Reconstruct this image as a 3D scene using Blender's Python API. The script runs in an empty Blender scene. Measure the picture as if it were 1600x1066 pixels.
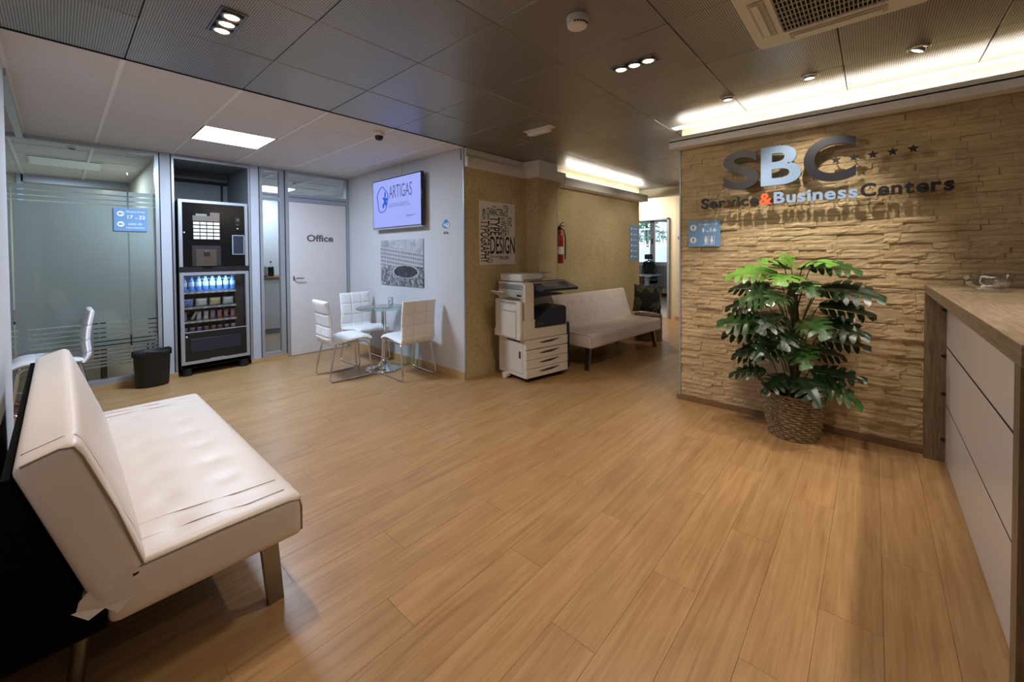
import bpy, bmesh, math, random
from mathutils import Vector, Matrix, noise
random.seed(7)
R = math.radians
scene = bpy.context.scene
COL = scene.collection

# ------------------------------------------------------------------ camera
CAM_H = 1.38
yaw, pitch, roll, FPX, PPY = R(41.716), R(1.1184), R(-0.417), 633.39, 410.3
fw = Vector((math.cos(yaw)*math.cos(pitch), math.sin(yaw)*math.cos(pitch), -math.sin(pitch)))
rt = Vector((math.sin(yaw), -math.cos(yaw), 0)); up = rt.cross(fw)
r2 = rt*math.cos(roll) + up*math.sin(roll); u2 = -rt*math.sin(roll) + up*math.cos(roll)
cd = bpy.data.cameras.new('camera'); cam = bpy.data.objects.new('camera', cd); COL.objects.link(cam)
cam.matrix_world = Matrix(((r2.x, u2.x, -fw.x, 0), (r2.y, u2.y, -fw.y, 0), (r2.z, u2.z, -fw.z, CAM_H), (0, 0, 0, 1)))
cd.sensor_fit = 'HORIZONTAL'; cd.sensor_width = 36.0; cd.lens = FPX/1600*36; cd.shift_y = -(533-PPY)/1600
cd.clip_start = 0.02
scene.camera = cam
# ------------------------------------------------------------------ world, view
w = bpy.data.worlds.new('sky'); scene.world = w; w.use_nodes = True
bg = w.node_tree.nodes['Background']; bg.inputs[0].default_value = (0.75, 0.88, 1.0, 1); bg.inputs[1].default_value = 2.2
scene.view_settings.view_transform = 'Standard'; scene.view_settings.look = 'None'
scene.view_settings.gamma = 1.0; scene.view_settings.use_curve_mapping = False
scene.view_settings.exposure = 0.0
cy = scene.cycles
cy.use_denoising = True
cy.max_bounces = 8; cy.diffuse_bounces = 4; cy.glossy_bounces = 4; cy.transmission_bounces = 8; cy.transparent_max_bounces = 12
cy.sample_clamp_indirect = 4.0
cy.caustics_reflective = False; cy.caustics_refractive = False
WARM = (1.0, 0.83, 0.66); NEUT = (1.0, 0.90, 0.77); COOL = (0.64, 0.79, 1.0)
P_TRIPLE, P_WALL, P_DESK, P_PANEL = 23.0, 21.0, 48.0, 70.0      # lamp powers (W)
E_COVE = 45.0

# ------------------------------------------------------------------ materials
def lin(c):
    c = c/255.0
    return c/12.92 if c <= 0.04045 else ((c+0.055)/1.055)**2.4
def rgb(r, g, b): return (lin(r), lin(g), lin(b), 1.0)
class NT:
    def __init__(s, name):
        s.m = bpy.data.materials.new(name); s.m.use_nodes = True
        s.t = s.m.node_tree; s.b = s.t.nodes['Principled BSDF']; s.o = s.t.nodes['Material Output']
    def n(s, typ, **kw):
        nd = s.t.nodes.new(typ)
        for k, v in kw.items(): setattr(nd, k, v)
        return nd
    def l(s, a, b): s.t.links.new(a, b)
    def coord(s, kind='Object'): return s.n('ShaderNodeTexCoord').outputs[kind]
    def mapping(s, vec, scale=(1, 1, 1), loc=(0, 0, 0), rot=(0, 0, 0)):
        m = s.n('ShaderNodeMapping'); s.l(vec, m.inputs['Vector'])
        m.inputs['Scale'].default_value = scale; m.inputs['Location'].default_value = loc; m.inputs['Rotation'].default_value = rot
        return m.outputs[0]
    def noise(s, vec, scale, detail=3, rough=0.5, dist=0):
        nd = s.n('ShaderNodeTexNoise'); s.l(vec, nd.inputs['Vector'])
        nd.inputs['Scale'].default_value = scale; nd.inputs['Detail'].default_value = detail
        nd.inputs['Roughness'].default_value = rough; nd.inputs['Distortion'].default_value = dist
        return nd.outputs['Fac']
    def ramp(s, fac, stops, interp='LINEAR'):
        nd = s.n('ShaderNodeValToRGB'); s.l(fac, nd.inputs[0]); cr = nd.color_ramp; cr.interpolation = interp
        while len(cr.elements) < len(stops): cr.elements.new(0.5)
        for e, (p, c) in zip(cr.elements, stops): e.position = p; e.color = c
        return nd.outputs[0]
    def math(s, op, a, b=None, c=None):
        nd = s.n('ShaderNodeMath', operation=op)
        for i, v in enumerate((a, b, c)):
            if v is None: continue
            if isinstance(v, (int, float)): nd.inputs[i].default_value = v
            else: s.l(v, nd.inputs[i])
        return nd.outputs[0]
    def mix(s, fac, a, b, blend='MIX'):
        nd = s.n('ShaderNodeMixRGB', blend_type=blend)
        for i, v in enumerate((fac, a, b)):
            if isinstance(v, (int, float)): nd.inputs[i].default_value = v
            elif isinstance(v, tuple): nd.inputs[i].default_value = v
            else: s.l(v, nd.inputs[i])
        return nd.outputs[0]
    def bump(s, h, strength=0.3, dist=0.01):
        nd = s.n('ShaderNodeBump'); s.l(h, nd.inputs['Height'])
        nd.inputs['Strength'].default_value = strength; nd.inputs['Distance'].default_value = dist
        s.l(nd.outputs[0], s.b.inputs['Normal'])
    def set(s, **kw):
        for k, v in kw.items():
            i = s.b.inputs[k.replace('_', ' ')]
            if isinstance(v, (int, float, tuple)): i.default_value = v
            else: s.l(v, i)
        return s
M = {}
def pbr(name, col, rough=0.5, metal=0.0, nz=0.0, scale=8.0, bump=0.0, spec=0.5, var=0.0):
    t = NT(name); t.set(Roughness=rough, Metallic=metal, Specular_IOR_Level=spec)
    c = t.coord()
    f = t.noise(c, scale, 4)
    lo = tuple(max(0, x*(1-nz)) for x in col[:3])+(1,); hi = tuple(min(1, x*(1+nz)) for x in col[:3])+(1,)
    t.set(Base_Color=t.ramp(f, [(0.3, lo), (0.7, hi)]))
    if bump: t.bump(t.noise(c, scale*8, 3), bump, 0.004)
    M[name] = t.m; return t.m
def emit(name, col, strength):
    t = NT(name); t.t.nodes.remove(t.b); e = t.n('ShaderNodeEmission')
    e.inputs[0].default_value = (*col[:3], 1); e.inputs[1].default_value = strength
    t.l(e.outputs[0], t.o.inputs[0]); M[name] = t.m; return t.m
def glassy(name, col=(0.93, 0.98, 0.96, 1), alpha=0.08, rough=0.0):
    # thin architectural glass: clear with Fresnel reflections
    t = NT(name); t.t.nodes.remove(t.b)
    tr = t.n('ShaderNodeBsdfTransparent'); tr.inputs[0].default_value = col
    g = t.n('ShaderNodeBsdfGlossy'); g.inputs['Roughness'].default_value = rough
    fr = t.n('ShaderNodeFresnel'); fr.inputs[0].default_value = 1.35
    fac = t.math('MULTIPLY_ADD', fr.outputs[0], 0.7, alpha*0.1)
    mx = t.n('ShaderNodeMixShader'); t.l(fac, mx.inputs[0]); t.l(tr.outputs[0], mx.inputs[1]); t.l(g.outputs[0], mx.inputs[2])
    t.l(mx.outputs[0], t.o.inputs[0]); M[name] = t.m; return t.m

def wood_floor():
    t = NT('floor_wood'); oi = t.n('ShaderNodeObjectInfo'); co = t.coord()
    off = t.n('ShaderNodeVectorMath', operation='ADD')
    cmb = t.n('ShaderNodeCombineXYZ')
    for i, k in enumerate((37.0, 91.0, 13.0)): t.l(t.math('MULTIPLY', oi.outputs['Random'], k), cmb.inputs[i])
    t.l(co, off.inputs[0]); t.l(cmb.outputs[0], off.inputs[1]); v = off.outputs[0]
    g1 = t.noise(t.mapping(v, (0.55, 13, 4)), 3.2, 6, 0.62, 0.7)
    g2 = t.noise(t.mapping(v, (1.6, 95, 10)), 2.2, 4, 0.6, 0.2)
    g3 = t.noise(t.mapping(v, (0.9, 3.0, 1)), 2.4, 3, 0.5, 1.2)
    f = t.math('ADD', t.math('MULTIPLY', g1, 0.5), t.math('ADD', t.math('MULTIPLY', g2, 0.25), t.math('MULTIPLY', g3, 0.25)))
    c = t.ramp(f, [(0.30, rgb(140, 104, 68)), (0.45, rgb(166, 128, 86)), (0.55, rgb(178, 141, 97)), (0.70, rgb(192, 157, 114))])
    rnd = t.ramp(oi.outputs['Random'], [(0.0, (0.93, 0.925, 0.92, 1)), (0.5, (0.98, 0.98, 0.975, 1)), (1.0, (1.03, 1.025, 1.02, 1))])
    t.set(Base_Color=t.mix(1.0, c, rnd, 'MULTIPLY'), Roughness=t.ramp(g2, [(0.3, (0.30,)*3+(1,)), (0.7, (0.40,)*3+(1,))]), Specular_IOR_Level=0.45)
    t.bump(g2, 0.06, 0.002); M['floor_wood'] = t.m
wood_floor()
def grain(name, a, b, along=(1, 14, 14), rough=0.5):
    t = NT(name); v = t.coord()
    g = t.noise(t.mapping(v, along), 4, 6, 0.6, 0.4)
    t.set(Base_Color=t.ramp(g, [(0.35, a), (0.65, b)]), Roughness=rough); t.bump(g, 0.08, 0.003); M[name] = t.m
grain('counter_wood', rgb(112, 96, 76), rgb(150, 130, 104), (2, 26, 26), 0.42)
grain('counter_wood_upright', rgb(96, 80, 62), rgb(128, 110, 88), (26, 26, 2), 0.5)
grain('skirting_wood', rgb(176, 142, 98), rgb(205, 172, 126), (2, 30, 30), 0.45)
grain('skirting_dark', rgb(112, 84, 58), rgb(140, 108, 78), (2, 30, 30), 0.5)
def stone():
    t = NT('split_stone'); v = t.coord('Generated'); geo = t.n('ShaderNodeNewGeometry').outputs['Position']; oi = t.n('ShaderNodeObjectInfo')
    n1 = t.noise(t.mapping(geo, (1, 3, 10)), 2.2, 3, 0.5); n2 = t.noise(t.mapping(geo, (1, 7, 22)), 9, 6, 0.7)
    f = t.math('ADD', t.math('MULTIPLY', n1, 0.5), t.math('MULTIPLY', n2, 0.5))
    c = t.ramp(f, [(0.32, rgb(170, 147, 112)), (0.5, rgb(197, 174, 137)), (0.68, rgb(216, 195, 160))])
    rnd = t.ramp(oi.outputs['Random'], [(0, (0.90, 0.89, 0.87, 1)), (1, (1.04, 1.03, 1.02, 1))])
    t.set(Base_Color=t.mix(1.0, c, rnd, 'MULTIPLY'), Roughness=0.85, Specular_IOR_Level=0.2); t.bump(n2, 0.7, 0.008); M['split_stone'] = t.m
stone()
def wallpaper():
    t = NT('textured_wallpaper'); v = t.coord()
    n1 = t.noise(t.mapping(v, (6, 6, 9)), 4, 6, 0.7, 0.6); n2 = t.noise(v, 1.2, 3, 0.5)
    f = t.math('ADD', t.math('MULTIPLY', n1, 0.65), t.math('MULTIPLY', n2, 0.35))
    t.set(Base_Color=t.ramp(f, [(0.35, rgb(164, 144, 106)), (0.5, rgb(190, 171, 130)), (0.66, rgb(206, 188, 150))]), Roughness=0.7, Specular_IOR_Level=0.3)
    t.bump(n1, 0.35, 0.006); M['textured_wallpaper'] = t.m
wallpaper()
def perforated():
    t = NT('perforated_metal'); v = t.coord(); P = 0.0105
    sx = t.n('ShaderNodeSeparateXYZ'); t.l(t.mapping(v, (1/P, 1/P, 1)), sx.inputs[0])
    fx = t.math('SUBTRACT', t.math('FRACT', sx.outputs[0]), 0.5); fy = t.math('SUBTRACT', t.math('FRACT', sx.outputs[1]), 0.5)
    d = t.math('SQRT', t.math('ADD', t.math('MULTIPLY', fx, fx), t.math('MULTIPLY', fy, fy)))
    hole = t.math('LESS_THAN', d, 0.27)
    oi = t.n('ShaderNodeObjectInfo')
    base = t.mix(oi.outputs['Random'], rgb(168, 164, 158), rgb(178, 174, 168))
    t.set(Base_Color=t.mix(hole, base, rgb(40, 38, 36)), Metallic=t.math('MULTIPLY_ADD', hole, -0.75, 0.75), Roughness=t.math('MULTIPLY_ADD', hole, 0.4, 0.36), Specular_IOR_Level=0.4)
    M['perforated_metal'] = t.m
perforated()
pbr('white_wall', rgb(204, 205, 209), 0.75, nz=0.02, scale=3)
pbr('white_plaster', rgb(236, 233, 228), 0.7, nz=0.01)
pbr('cream_paint', rgb(226, 216, 188), 0.6, nz=0.02)
pbr('ceiling_tile', rgb(212, 209, 208), 0.85, nz=0.02, scale=60, bump=0.05)
pbr('ceiling_grid', rgb(232, 229, 226), 0.5)
pbr('aluminium', rgb(176, 182, 190), 0.38, metal=0.55, nz=0.02)
pbr('grey_panel', rgb(186, 192, 202), 0.5, nz=0.02)
pbr('joint_brown', rgb(140, 104, 68), 0.6)
pbr('carcass_dark', rgb(40, 28, 20), 0.8)
pbr('gap_dark', rgb(24, 25, 28), 0.6)
pbr('niche_grey', rgb(158, 164, 168), 0.6, nz=0.03)
pbr('door_white', rgb(216, 212, 212), 0.45, nz=0.015)
pbr('letter_grey', rgb(92, 92, 96), 0.5)
pbr('chrome', rgb(222, 222, 224), 0.08, metal=1.0)
pbr('brushed_steel', rgb(150, 148, 145), 0.28, metal=1.0, nz=0.04, scale=30)
pbr('white_leather', rgb(224, 214, 207), 0.42, nz=0.015, scale=14, bump=0.06)
pbr('white_vinyl', rgb(236, 236, 236), 0.38, nz=0.01, scale=14, bump=0.05)
pbr('piping', rgb(150, 134, 122), 0.5)
pbr('stitch', rgb(178, 154, 136), 0.6)
pbr('black_fabric', rgb(15, 14, 14), 0.95, spec=0.05)
pbr('black_plastic', rgb(20, 20, 22), 0.45, nz=0.05)
pbr('black_gloss', rgb(16, 16, 18), 0.16)
pbr('bag_black', rgb(18, 18, 20), 0.25, nz=0.2, scale=30, bump=0.3)
pbr('printer_white', rgb(214, 206, 194), 0.5, nz=0.01)
pbr('printer_grey', rgb(184, 178, 168), 0.5)
pbr('printer_dark', rgb(34, 40, 54), 0.4, nz=0.04)
pbr('printer_slot', rgb(60, 54, 46), 0.6)
pbr('lcd', rgb(112, 112, 108), 0.2)
pbr('sign_blue', rgb(116, 160, 206), 0.4, nz=0.01)
pbr('sign_white', rgb(238, 242, 246), 0.5)
pbr('logo_navy', rgb(34, 34, 42), 0.4)
pbr('logo_black', rgb(26, 24, 24), 0.45)
pbr('logo_blue', rgb(136, 162, 196), 0.5)
pbr('logo_orange', rgb(228, 100, 62), 0.4)
pbr('wifi_blue', rgb(70, 140, 190), 0.4)
pbr('counter_panel', rgb(206, 200, 196), 0.3, nz=0.01)
pbr('paper_white', rgb(222, 216, 208), 0.7)
pbr('paper_black', rgb(24, 22, 22), 0.7)
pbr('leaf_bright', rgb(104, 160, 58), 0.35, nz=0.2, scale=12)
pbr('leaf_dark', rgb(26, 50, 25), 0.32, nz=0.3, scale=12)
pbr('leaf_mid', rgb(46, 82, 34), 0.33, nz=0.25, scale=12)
pbr('leaf_glossy', rgb(70, 98, 60), 0.12, nz=0.2, scale=12, spec=0.9)
pbr('stem', rgb(66, 78, 40), 0.5, nz=0.2)
pbr('pole_fibre', rgb(74, 54, 36), 0.95, nz=0.4, scale=40, bump=0.6)
pbr('basket_fibre', rgb(132, 112, 84), 0.8, nz=0.5, scale=60, bump=0.5)
pbr('basket_dark', rgb(92, 68, 46), 0.85, nz=0.4, scale=60, bump=0.5)
pbr('soil', rgb(48, 38, 30), 0.95, nz=0.4, scale=50, bump=0.6)
pbr('red_paint', rgb(150, 28, 26), 0.3)
pbr('office_floor', rgb(196, 180, 170), 0.35, nz=0.06, scale=6)
pbr('room_floor', rgb(150, 128, 104), 0.4, nz=0.06, scale=6)
pbr('office_panel', rgb(176, 182, 194), 0.5)
pbr('desk_grey', rgb(150, 158, 170), 0.4)
pbr('brown_wood', rgb(96, 54, 42), 0.5, nz=0.1)
pbr('plastic_white', rgb(226, 222, 214), 0.45)
pbr('vent_dark', rgb(30, 28, 26), 0.8)
pbr('lens_dark', rgb(18, 12, 14), 0.08)
pbr('candy', rgb(214, 190, 170), 0.3, nz=0.3, scale=80)
pbr('outside_white', rgb(236, 238, 240), 0.7)
pbr('outside_leaf', rgb(96, 140, 110), 0.7, nz=0.4, scale=8)
pbr('toaster', rgb(170, 172, 176), 0.25, metal=0.7)
pbr('beige_wall', rgb(196, 188, 164), 0.7, nz=0.02)
pbr('vend_interior', rgb(70, 62, 58), 0.6)
glassy('clear_glass', (0.965, 0.99, 0.98, 1)); glassy('display_glass', (0.95, 0.98, 1, 1)); glassy('table_glass', (0.86, 0.94, 0.92, 1), 0.4)
def film():
    t = NT('frosted_film'); t.t.nodes.remove(t.b)
    d = t.n('ShaderNodeBsdfDiffuse'); d.inputs[0].default_value = rgb(222, 230, 230)
    tl = t.n('ShaderNodeBsdfTranslucent'); tl.inputs[0].default_value = rgb(214, 220, 220)
    tr = t.n('ShaderNodeBsdfTransparent'); tr.inputs[0].default_value = (0.9, 0.96, 0.95, 1)
    gl = t.n('ShaderNodeBsdfGlossy'); gl.inputs['Roughness'].default_value = 0.12
    a = t.n('ShaderNodeMixShader'); a.inputs[0].default_value = 0.38; t.l(d.outputs[0], a.inputs[1]); t.l(tl.outputs[0], a.inputs[2])
    b = t.n('ShaderNodeMixShader'); b.inputs[0].default_value = 0.13; t.l(a.outputs[0], b.inputs[1]); t.l(tr.outputs[0], b.inputs[2])
    fr = t.n('ShaderNodeFresnel'); fr.inputs[0].default_value = 1.4
    c = t.n('ShaderNodeMixShader'); t.l(t.math('MULTIPLY', fr.outputs[0], 0.8), c.inputs[0]); t.l(b.outputs[0], c.inputs[1]); t.l(gl.outputs[0], c.inputs[2])
    t.l(c.outputs[0], t.o.inputs[0]); M['frosted_film'] = t.m
film()
emit('lamp_warm', (1.0, 0.86, 0.70), 22); emit('lamp_off', (1, .9, .8), 0.0)
emit('led_panel', (0.95, 0.97, 1.0), 5.5); emit('led_panel_inner', (0.97, 0.98, 1.0), 4.0)
emit('cove_led', (1.0, 0.985, 0.95), E_COVE)
emit('tv_screen', (0.36, 0.42, 0.95), 1.0); emit('vend_led', (0.62, 0.78, 1.0), 5.0); emit('lcd_lit', (0.6, 0.8, 0.8), 0.6)

# ------------------------------------------------------------------ mesh helpers
class MB:
    def __init__(s): s.v = []; s.f = []; s.mi = []; s.cur = 0; s.smooth = []
    def add(s, vs, fs, smooth=False):
        o = len(s.v); s.v += [tuple(p) for p in vs]
        for f in fs: s.f.append(tuple(i+o for i in f)); s.mi.append(s.cur); s.smooth.append(smooth)
        return s
    def box(s, a, b):
        x0, y0, z0 = (min(a[i], b[i]) for i in range(3)); x1, y1, z1 = (max(a[i], b[i]) for i in range(3))
        return s.add([(x0, y0, z0), (x1, y0, z0), (x1, y1, z0), (x0, y1, z0), (x0, y0, z1), (x1, y0, z1), (x1, y1, z1), (x0, y1, z1)],
                     [(0, 3, 2, 1), (4, 5, 6, 7), (0, 1, 5, 4), (1, 2, 6, 5), (2, 3, 7, 6), (3, 0, 4, 7)])
    def rbox(s, a, b, r=0.01, seg=2):
        bm = bmesh.new(); bmesh.ops.create_cube(bm, size=1.0)
        c = [(a[i]+b[i])/2 for i in range(3)]; d = [abs(b[i]-a[i]) for i in range(3)]
        for v in bm.verts: v.co = Vector((c[0]+v.co.x*d[0], c[1]+v.co.y*d[1], c[2]+v.co.z*d[2]))
        bmesh.ops.bevel(bm, geom=bm.edges[:], offset=min(r, min(d)*0.49), segments=seg, profile=0.5, affect='EDGES')
        bm.verts.index_update(); bm.normal_update(); s.add([v.co for v in bm.verts], [[v.index for v in f.verts] for f in bm.faces], True)
        for k, f in enumerate(bm.faces):
            if max(abs(c) for c in f.normal) > 0.999: s.smooth[len(s.smooth)-len(bm.faces)+k] = False
        bm.free(); return s
    def prism(s, poly, fn0, fn1):
        n = len(poly)
        s.add([fn0(*p) for p in poly]+[fn1(*p) for p in poly],
              [tuple(range(n)), tuple(range(2*n-1, n-1, -1))]+[((i+1) % n, i, n+i, n+(i+1) % n) for i in range(n)]); return s
    def tube(s, pts, r, n=8, closed=False, rr=None):
        pts = [Vector(p) for p in pts]; N = len(pts); rings = []; prev = None
        for i, p in enumerate(pts):
            if closed: d = pts[(i+1) % N]-pts[i-1]
            else: d = pts[min(i+1, N-1)]-pts[max(i-1, 0)]
            d.normalize()
            if prev is None:
                a = Vector((0, 0, 1)) if abs(d.z) < 0.9 else Vector((1, 0, 0)); u = d.cross(a).normalized()
            else:
                u = (prev-d*prev.dot(d))
                if u.length < 1e-5: u = d.cross(Vector((1, 0, 0)))
                u.normalize()
            prev = u; vv = d.cross(u); q = rr[i] if rr else r
            rings.append([p+u*math.cos(2*math.pi*k/n)*q+vv*math.sin(2*math.pi*k/n)*q for k in range(n)])
        vs = [v for g in rings for v in g]; fs = []
        for i in range(N if closed else N-1):
            j = (i+1) % N
            for k in range(n): fs.append((i*n+k, i*n+(k+1) % n, j*n+(k+1) % n, j*n+k))
        s.add(vs, fs, True)
        if not closed: s.add(rings[0], [tuple(range(n-1, -1, -1))]); s.add(rings[-1], [tuple(range(n))])
        return s
    def lathe(s, prof, c=(0, 0, 0), n=32, sx=1, sy=1, cap=True):
        vs = []; fs = []; m = len(prof)
        for r, z in prof:
            for k in range(n):
                a = 2*math.pi*k/n; vs.append((c[0]+r*math.cos(a)*sx, c[1]+r*math.sin(a)*sy, c[2]+z))
        for i in range(m-1):
            for k in range(n): fs.append((i*n+k, i*n+(k+1) % n, (i+1)*n+(k+1) % n, (i+1)*n+k))
        s.add(vs, fs, True)
        if cap:
            if prof[0][0] > 1e-4: s.add(vs[:n], [tuple(range(n-1, -1, -1))])
            if prof[-1][0] > 1e-4: s.add(vs[-n:], [tuple(range(n))])
        return s
    def disc(s, c, r, n=24, axis='z', flip=False, sx=1, sy=1):
        vs = []
        for k in range(n):
            a = 2*math.pi*k/n; x, y = r*sx*math.cos(a), r*sy*math.sin(a)
            vs.append({'z': (c[0]+x, c[1]+y, c[2]), 'y': (c[0]+x, c[1], c[2]+y), 'x': (c[0], c[1]+x, c[2]+y)}[axis])
        return s.add(vs, [tuple(range(n))[::-1] if flip else tuple(range(n))])
    def xf(s, mat):
        s.v = [tuple(mat @ Vector(p)) for p in s.v]; return s
    def mesh(s, name, mats):
        me = bpy.data.meshes.new(name); me.from_pydata(s.v, [], s.f)
        for m in (mats if isinstance(mats, (list, tuple)) else [mats]): me.materials.append(M[m])
        me.polygons.foreach_set('material_index', s.mi); me.polygons.foreach_set('use_smooth', s.smooth)
        me.update(); return me
    def build(s, name, mats, parent=None, loc=None):
        return link(name, s.mesh(name, mats), parent, loc)
def link(name, me, parent=None, loc=None):
    o = bpy.data.objects.new(name, me); COL.objects.link(o)
    if parent is not None: o.parent = parent
    if loc is not None: o.location = loc
    return o
def tag(o, label=None, cat=None, group=None, kind=None):
    if label: o['label'] = label
    if cat: o['category'] = cat
    if group: o['group'] = group
    if kind: o['kind'] = kind
    return o
def thing(name, label, cat, loc=(0, 0, 0), rz=0.0, group=None):
    o = bpy.data.objects.new(name, None); COL.objects.link(o); o.location = loc; o.rotation_euler = (0, 0, rz); o.empty_display_size = 0.1
    return tag(o, label, cat, group)
def struct(name, mb, mats): return tag(mb.build(name, mats), kind='structure')
def sempty(name):
    o = bpy.data.objects.new(name, None); COL.objects.link(o); return tag(o, kind='structure')
def part(name, mat, parent, *boxes, r=0.0, seg=2):
    m = MB()
    for a, b in boxes: (m.rbox(a, b, r, seg) if r else m.box(a, b))
    return m.build(name, mat, parent)
def copy_tree(o, parent=None):
    c = o.copy(); COL.objects.link(c); c.parent = parent
    for ch in o.children: copy_tree(ch, c)
    return c
def glyphs(s, bold=0.0, res=4):
    """flat text -> (verts2d, faces, (x0,x1,y0,y1)), letters at size 1"""
    cu = bpy.data.curves.new('t', 'FONT'); cu.body = s; cu.offset = bold; cu.resolution_u = res; cu.fill_mode = 'FRONT'
    ob = bpy.data.objects.new('t', cu); me = ob.to_mesh()
    vs = [(v.co.x, v.co.y) for v in me.vertices]; fs = [tuple(p.vertices) for p in me.polygons]
    ob.to_mesh_clear(); bpy.data.objects.remove(ob); bpy.data.curves.remove(cu)
    xs = [p[0] for p in vs]; ys = [p[1] for p in vs]
    return vs, fs, (min(xs), max(xs), min(ys), max(ys))
def text(name, s, mat, parent, org, ux, uy, width, height, depth=0.0015, bold=0.0, res=4):
    """word fitted into a width x height rectangle whose lower left corner is org"""
    vs, fs, (x0, x1, y0, y1) = glyphs(s, bold, res)
    org, ux, uy = Vector(org), Vector(ux), Vector(uy); nn = ux.cross(uy)
    P = [org+ux*((x-x0)/(x1-x0)*width)+uy*((y-y0)/(y1-y0)*height) for x, y in vs]
    return solid(P, fs, nn, depth).build(name, mat, parent)
def solid(P, fs, nn, depth):
    m = MB(); n = len(P)
    cnt = {}
    for f in fs:
        for i in range(len(f)): e = (f[i], f[(i+1) % len(f)]); cnt[e] = 1
    f2 = [tuple(i for i in f) for f in fs]+[tuple(i+n for i in reversed(f)) for f in fs]
    for (a, b) in cnt:
        if (b, a) not in cnt: f2.append((b, a, a+n, b+n))
    m.add([p+nn*depth for p in P]+list(P), f2); return m
def round_box(lx, ly, lz, r, top=None, side=None, nx=24, ny=24, nz=4, nc=4):
    """rounded upholstered block centred on x,y with base z=0; top(x,y) shifts the upper face"""
    def axis(L, n):
        h = L/2; a = [-h+r*(1-math.cos(math.pi/2*i/nc)) for i in range(nc)] + [-h+r+(L-2*r)*i/n for i in range(n+1)]
        return a+[h-r*(1-math.cos(math.pi/2*i/nc)) for i in range(nc-1, -1, -1)]
    ax = [axis(lx, nx), axis(ly, ny), axis(lz, nz)]; H = (lx/2, ly/2, lz/2); ids = {}; vs = []; fs = []
    def vid(p):
        k = tuple(round(c, 6) for c in p)
        if k not in ids:
            q = [max(-(H[i]-r), min(H[i]-r, p[i])) for i in range(3)]; d = Vector([p[i]-q[i] for i in range(3)])
            pos = Vector(q)+(d.normalized()*r if d.length > 1e-9 else d)
            fac = max(0.0, min(1.0, pos.z/H[2]))
            if top: pos.z += top(pos.x, pos.y)*fac
            if side: pos = side(pos)
            ids[k] = len(vs); vs.append((pos.x, pos.y, pos.z+H[2]))
        return ids[k]
    for d in range(3):
        a, b = [(1, 2), (2, 0), (0, 1)][d]
        for sgn in (-1, 1):
            for i in range(len(ax[a])-1):
                for j in range(len(ax[b])-1):
                    q = []
                    for (ii, jj) in ((i, j), (i+1, j), (i+1, j+1), (i, j+1)):
                        p = [0, 0, 0]; p[d] = sgn*H[d]; p[a] = ax[a][ii]; p[b] = ax[b][jj]; q.append(vid(p))
                    if len(set(q)) == 4: fs.append(tuple(q) if sgn > 0 else tuple(q[::-1]))
    return MB().add(vs, fs, True)
def pad(prof, width, thick, gu=(), gv=(), nu=24, per=6, groove=0.006, gw=0.012, p=5.0):
    """upholstered slab following a side profile [(y,z)..]; seams at gu (across) and gv (along, metres)"""
    pts = []
    for i in range(len(prof)-1):
        p0 = prof[max(i-1, 0)]; p1 = prof[i]; p2 = prof[i+1]; p3 = prof[min(i+2, len(prof)-1)]
        for k in range(per):
            t = k/per; f = lambda a, b, c, d: 0.5*(2*b+(c-a)*t+(2*a-5*b+4*c-d)*t*t+(3*b-a-3*c+d)*t**3)
            pts.append((f(p0[0], p1[0], p2[0], p3[0]), f(p0[1], p1[1], p2[1], p3[1])))
    pts.append(prof[-1]); n = len(pts); s = [0]
    for i in range(1, n): s.append(s[-1]+math.hypot(pts[i][0]-pts[i-1][0], pts[i][1]-pts[i-1][1]))
    L = s[-1]; us = [-1+2*i/nu for i in range(nu+1)]
    us = [math.copysign(1-(1-abs(u))**1.3, u) for u in us]
    top = []; bot = []
    for i in range(n):
        a = pts[max(i-1, 0)]; b = pts[min(i+1, n-1)]; dy, dz = b[0]-a[0], b[1]-a[1]; l = math.hypot(dy, dz); ny, nz = -dz/l, dy/l
        v = 2*s[i]/L-1; ev = max(0.0, 1-abs(v)**9)**(1/3)
        for u in us:
            eu = max(0.0, 1-abs(u)**p)**(1/2.2); x = u*width/2; h = thick/2*min(eu, ev)
            g = 0
            for c in gu: g = max(g, math.exp(-((x-c)/gw)**2))
            for c in gv: g = max(g, math.exp(-((s[i]-c)/gw)**2))
            h2 = max(0.0, h-groove*g)
            top.append((x, pts[i][0]+ny*h2, pts[i][1]+nz*h2)); bot.append((x, pts[i][0]-ny*h2, pts[i][1]-nz*h2))
    m = nu+1; fs = []; N = n*m
    for i in range(n-1):
        for j in range(nu):
            fs.append((i*m+j, i*m+j+1, (i+1)*m+j+1, (i+1)*m+j)); fs.append((N+i*m+j, N+(i+1)*m+j, N+(i+1)*m+j+1, N+i*m+j+1))
    for j in range(nu): fs += [(j+1, j, N+j, N+j+1), ((n-1)*m+j, (n-1)*m+j+1, N+(n-1)*m+j+1, N+(n-1)*m+j)]
    for i in range(n-1): fs += [(i*m, (i+1)*m, N+(i+1)*m, N+i*m), ((i+1)*m+nu, i*m+nu, N+i*m+nu, N+(i+1)*m+nu)]
    return MB().add(top+bot, fs, True)
def lamp(name, kind, loc, power, col, parent=None, aim=None, size=0.05, spot=R(80), blend=0.6):
    d = bpy.data.lights.new(name, kind); d.energy = power; d.color = col
    if kind == 'SPOT': d.spot_size = spot; d.spot_blend = blend; d.shadow_soft_size = size
    elif kind == 'AREA': d.shape = 'SQUARE'; d.size = size
    else: d.shadow_soft_size = size
    o = bpy.data.objects.new(name, d); COL.objects.link(o)
    if parent is not None: o.parent = parent
    o.location = loc
    if aim is not None: o.rotation_euler = (Vector(aim)-Vector(loc)).to_track_quat('-Z', 'Y').to_euler()
    return o
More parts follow.
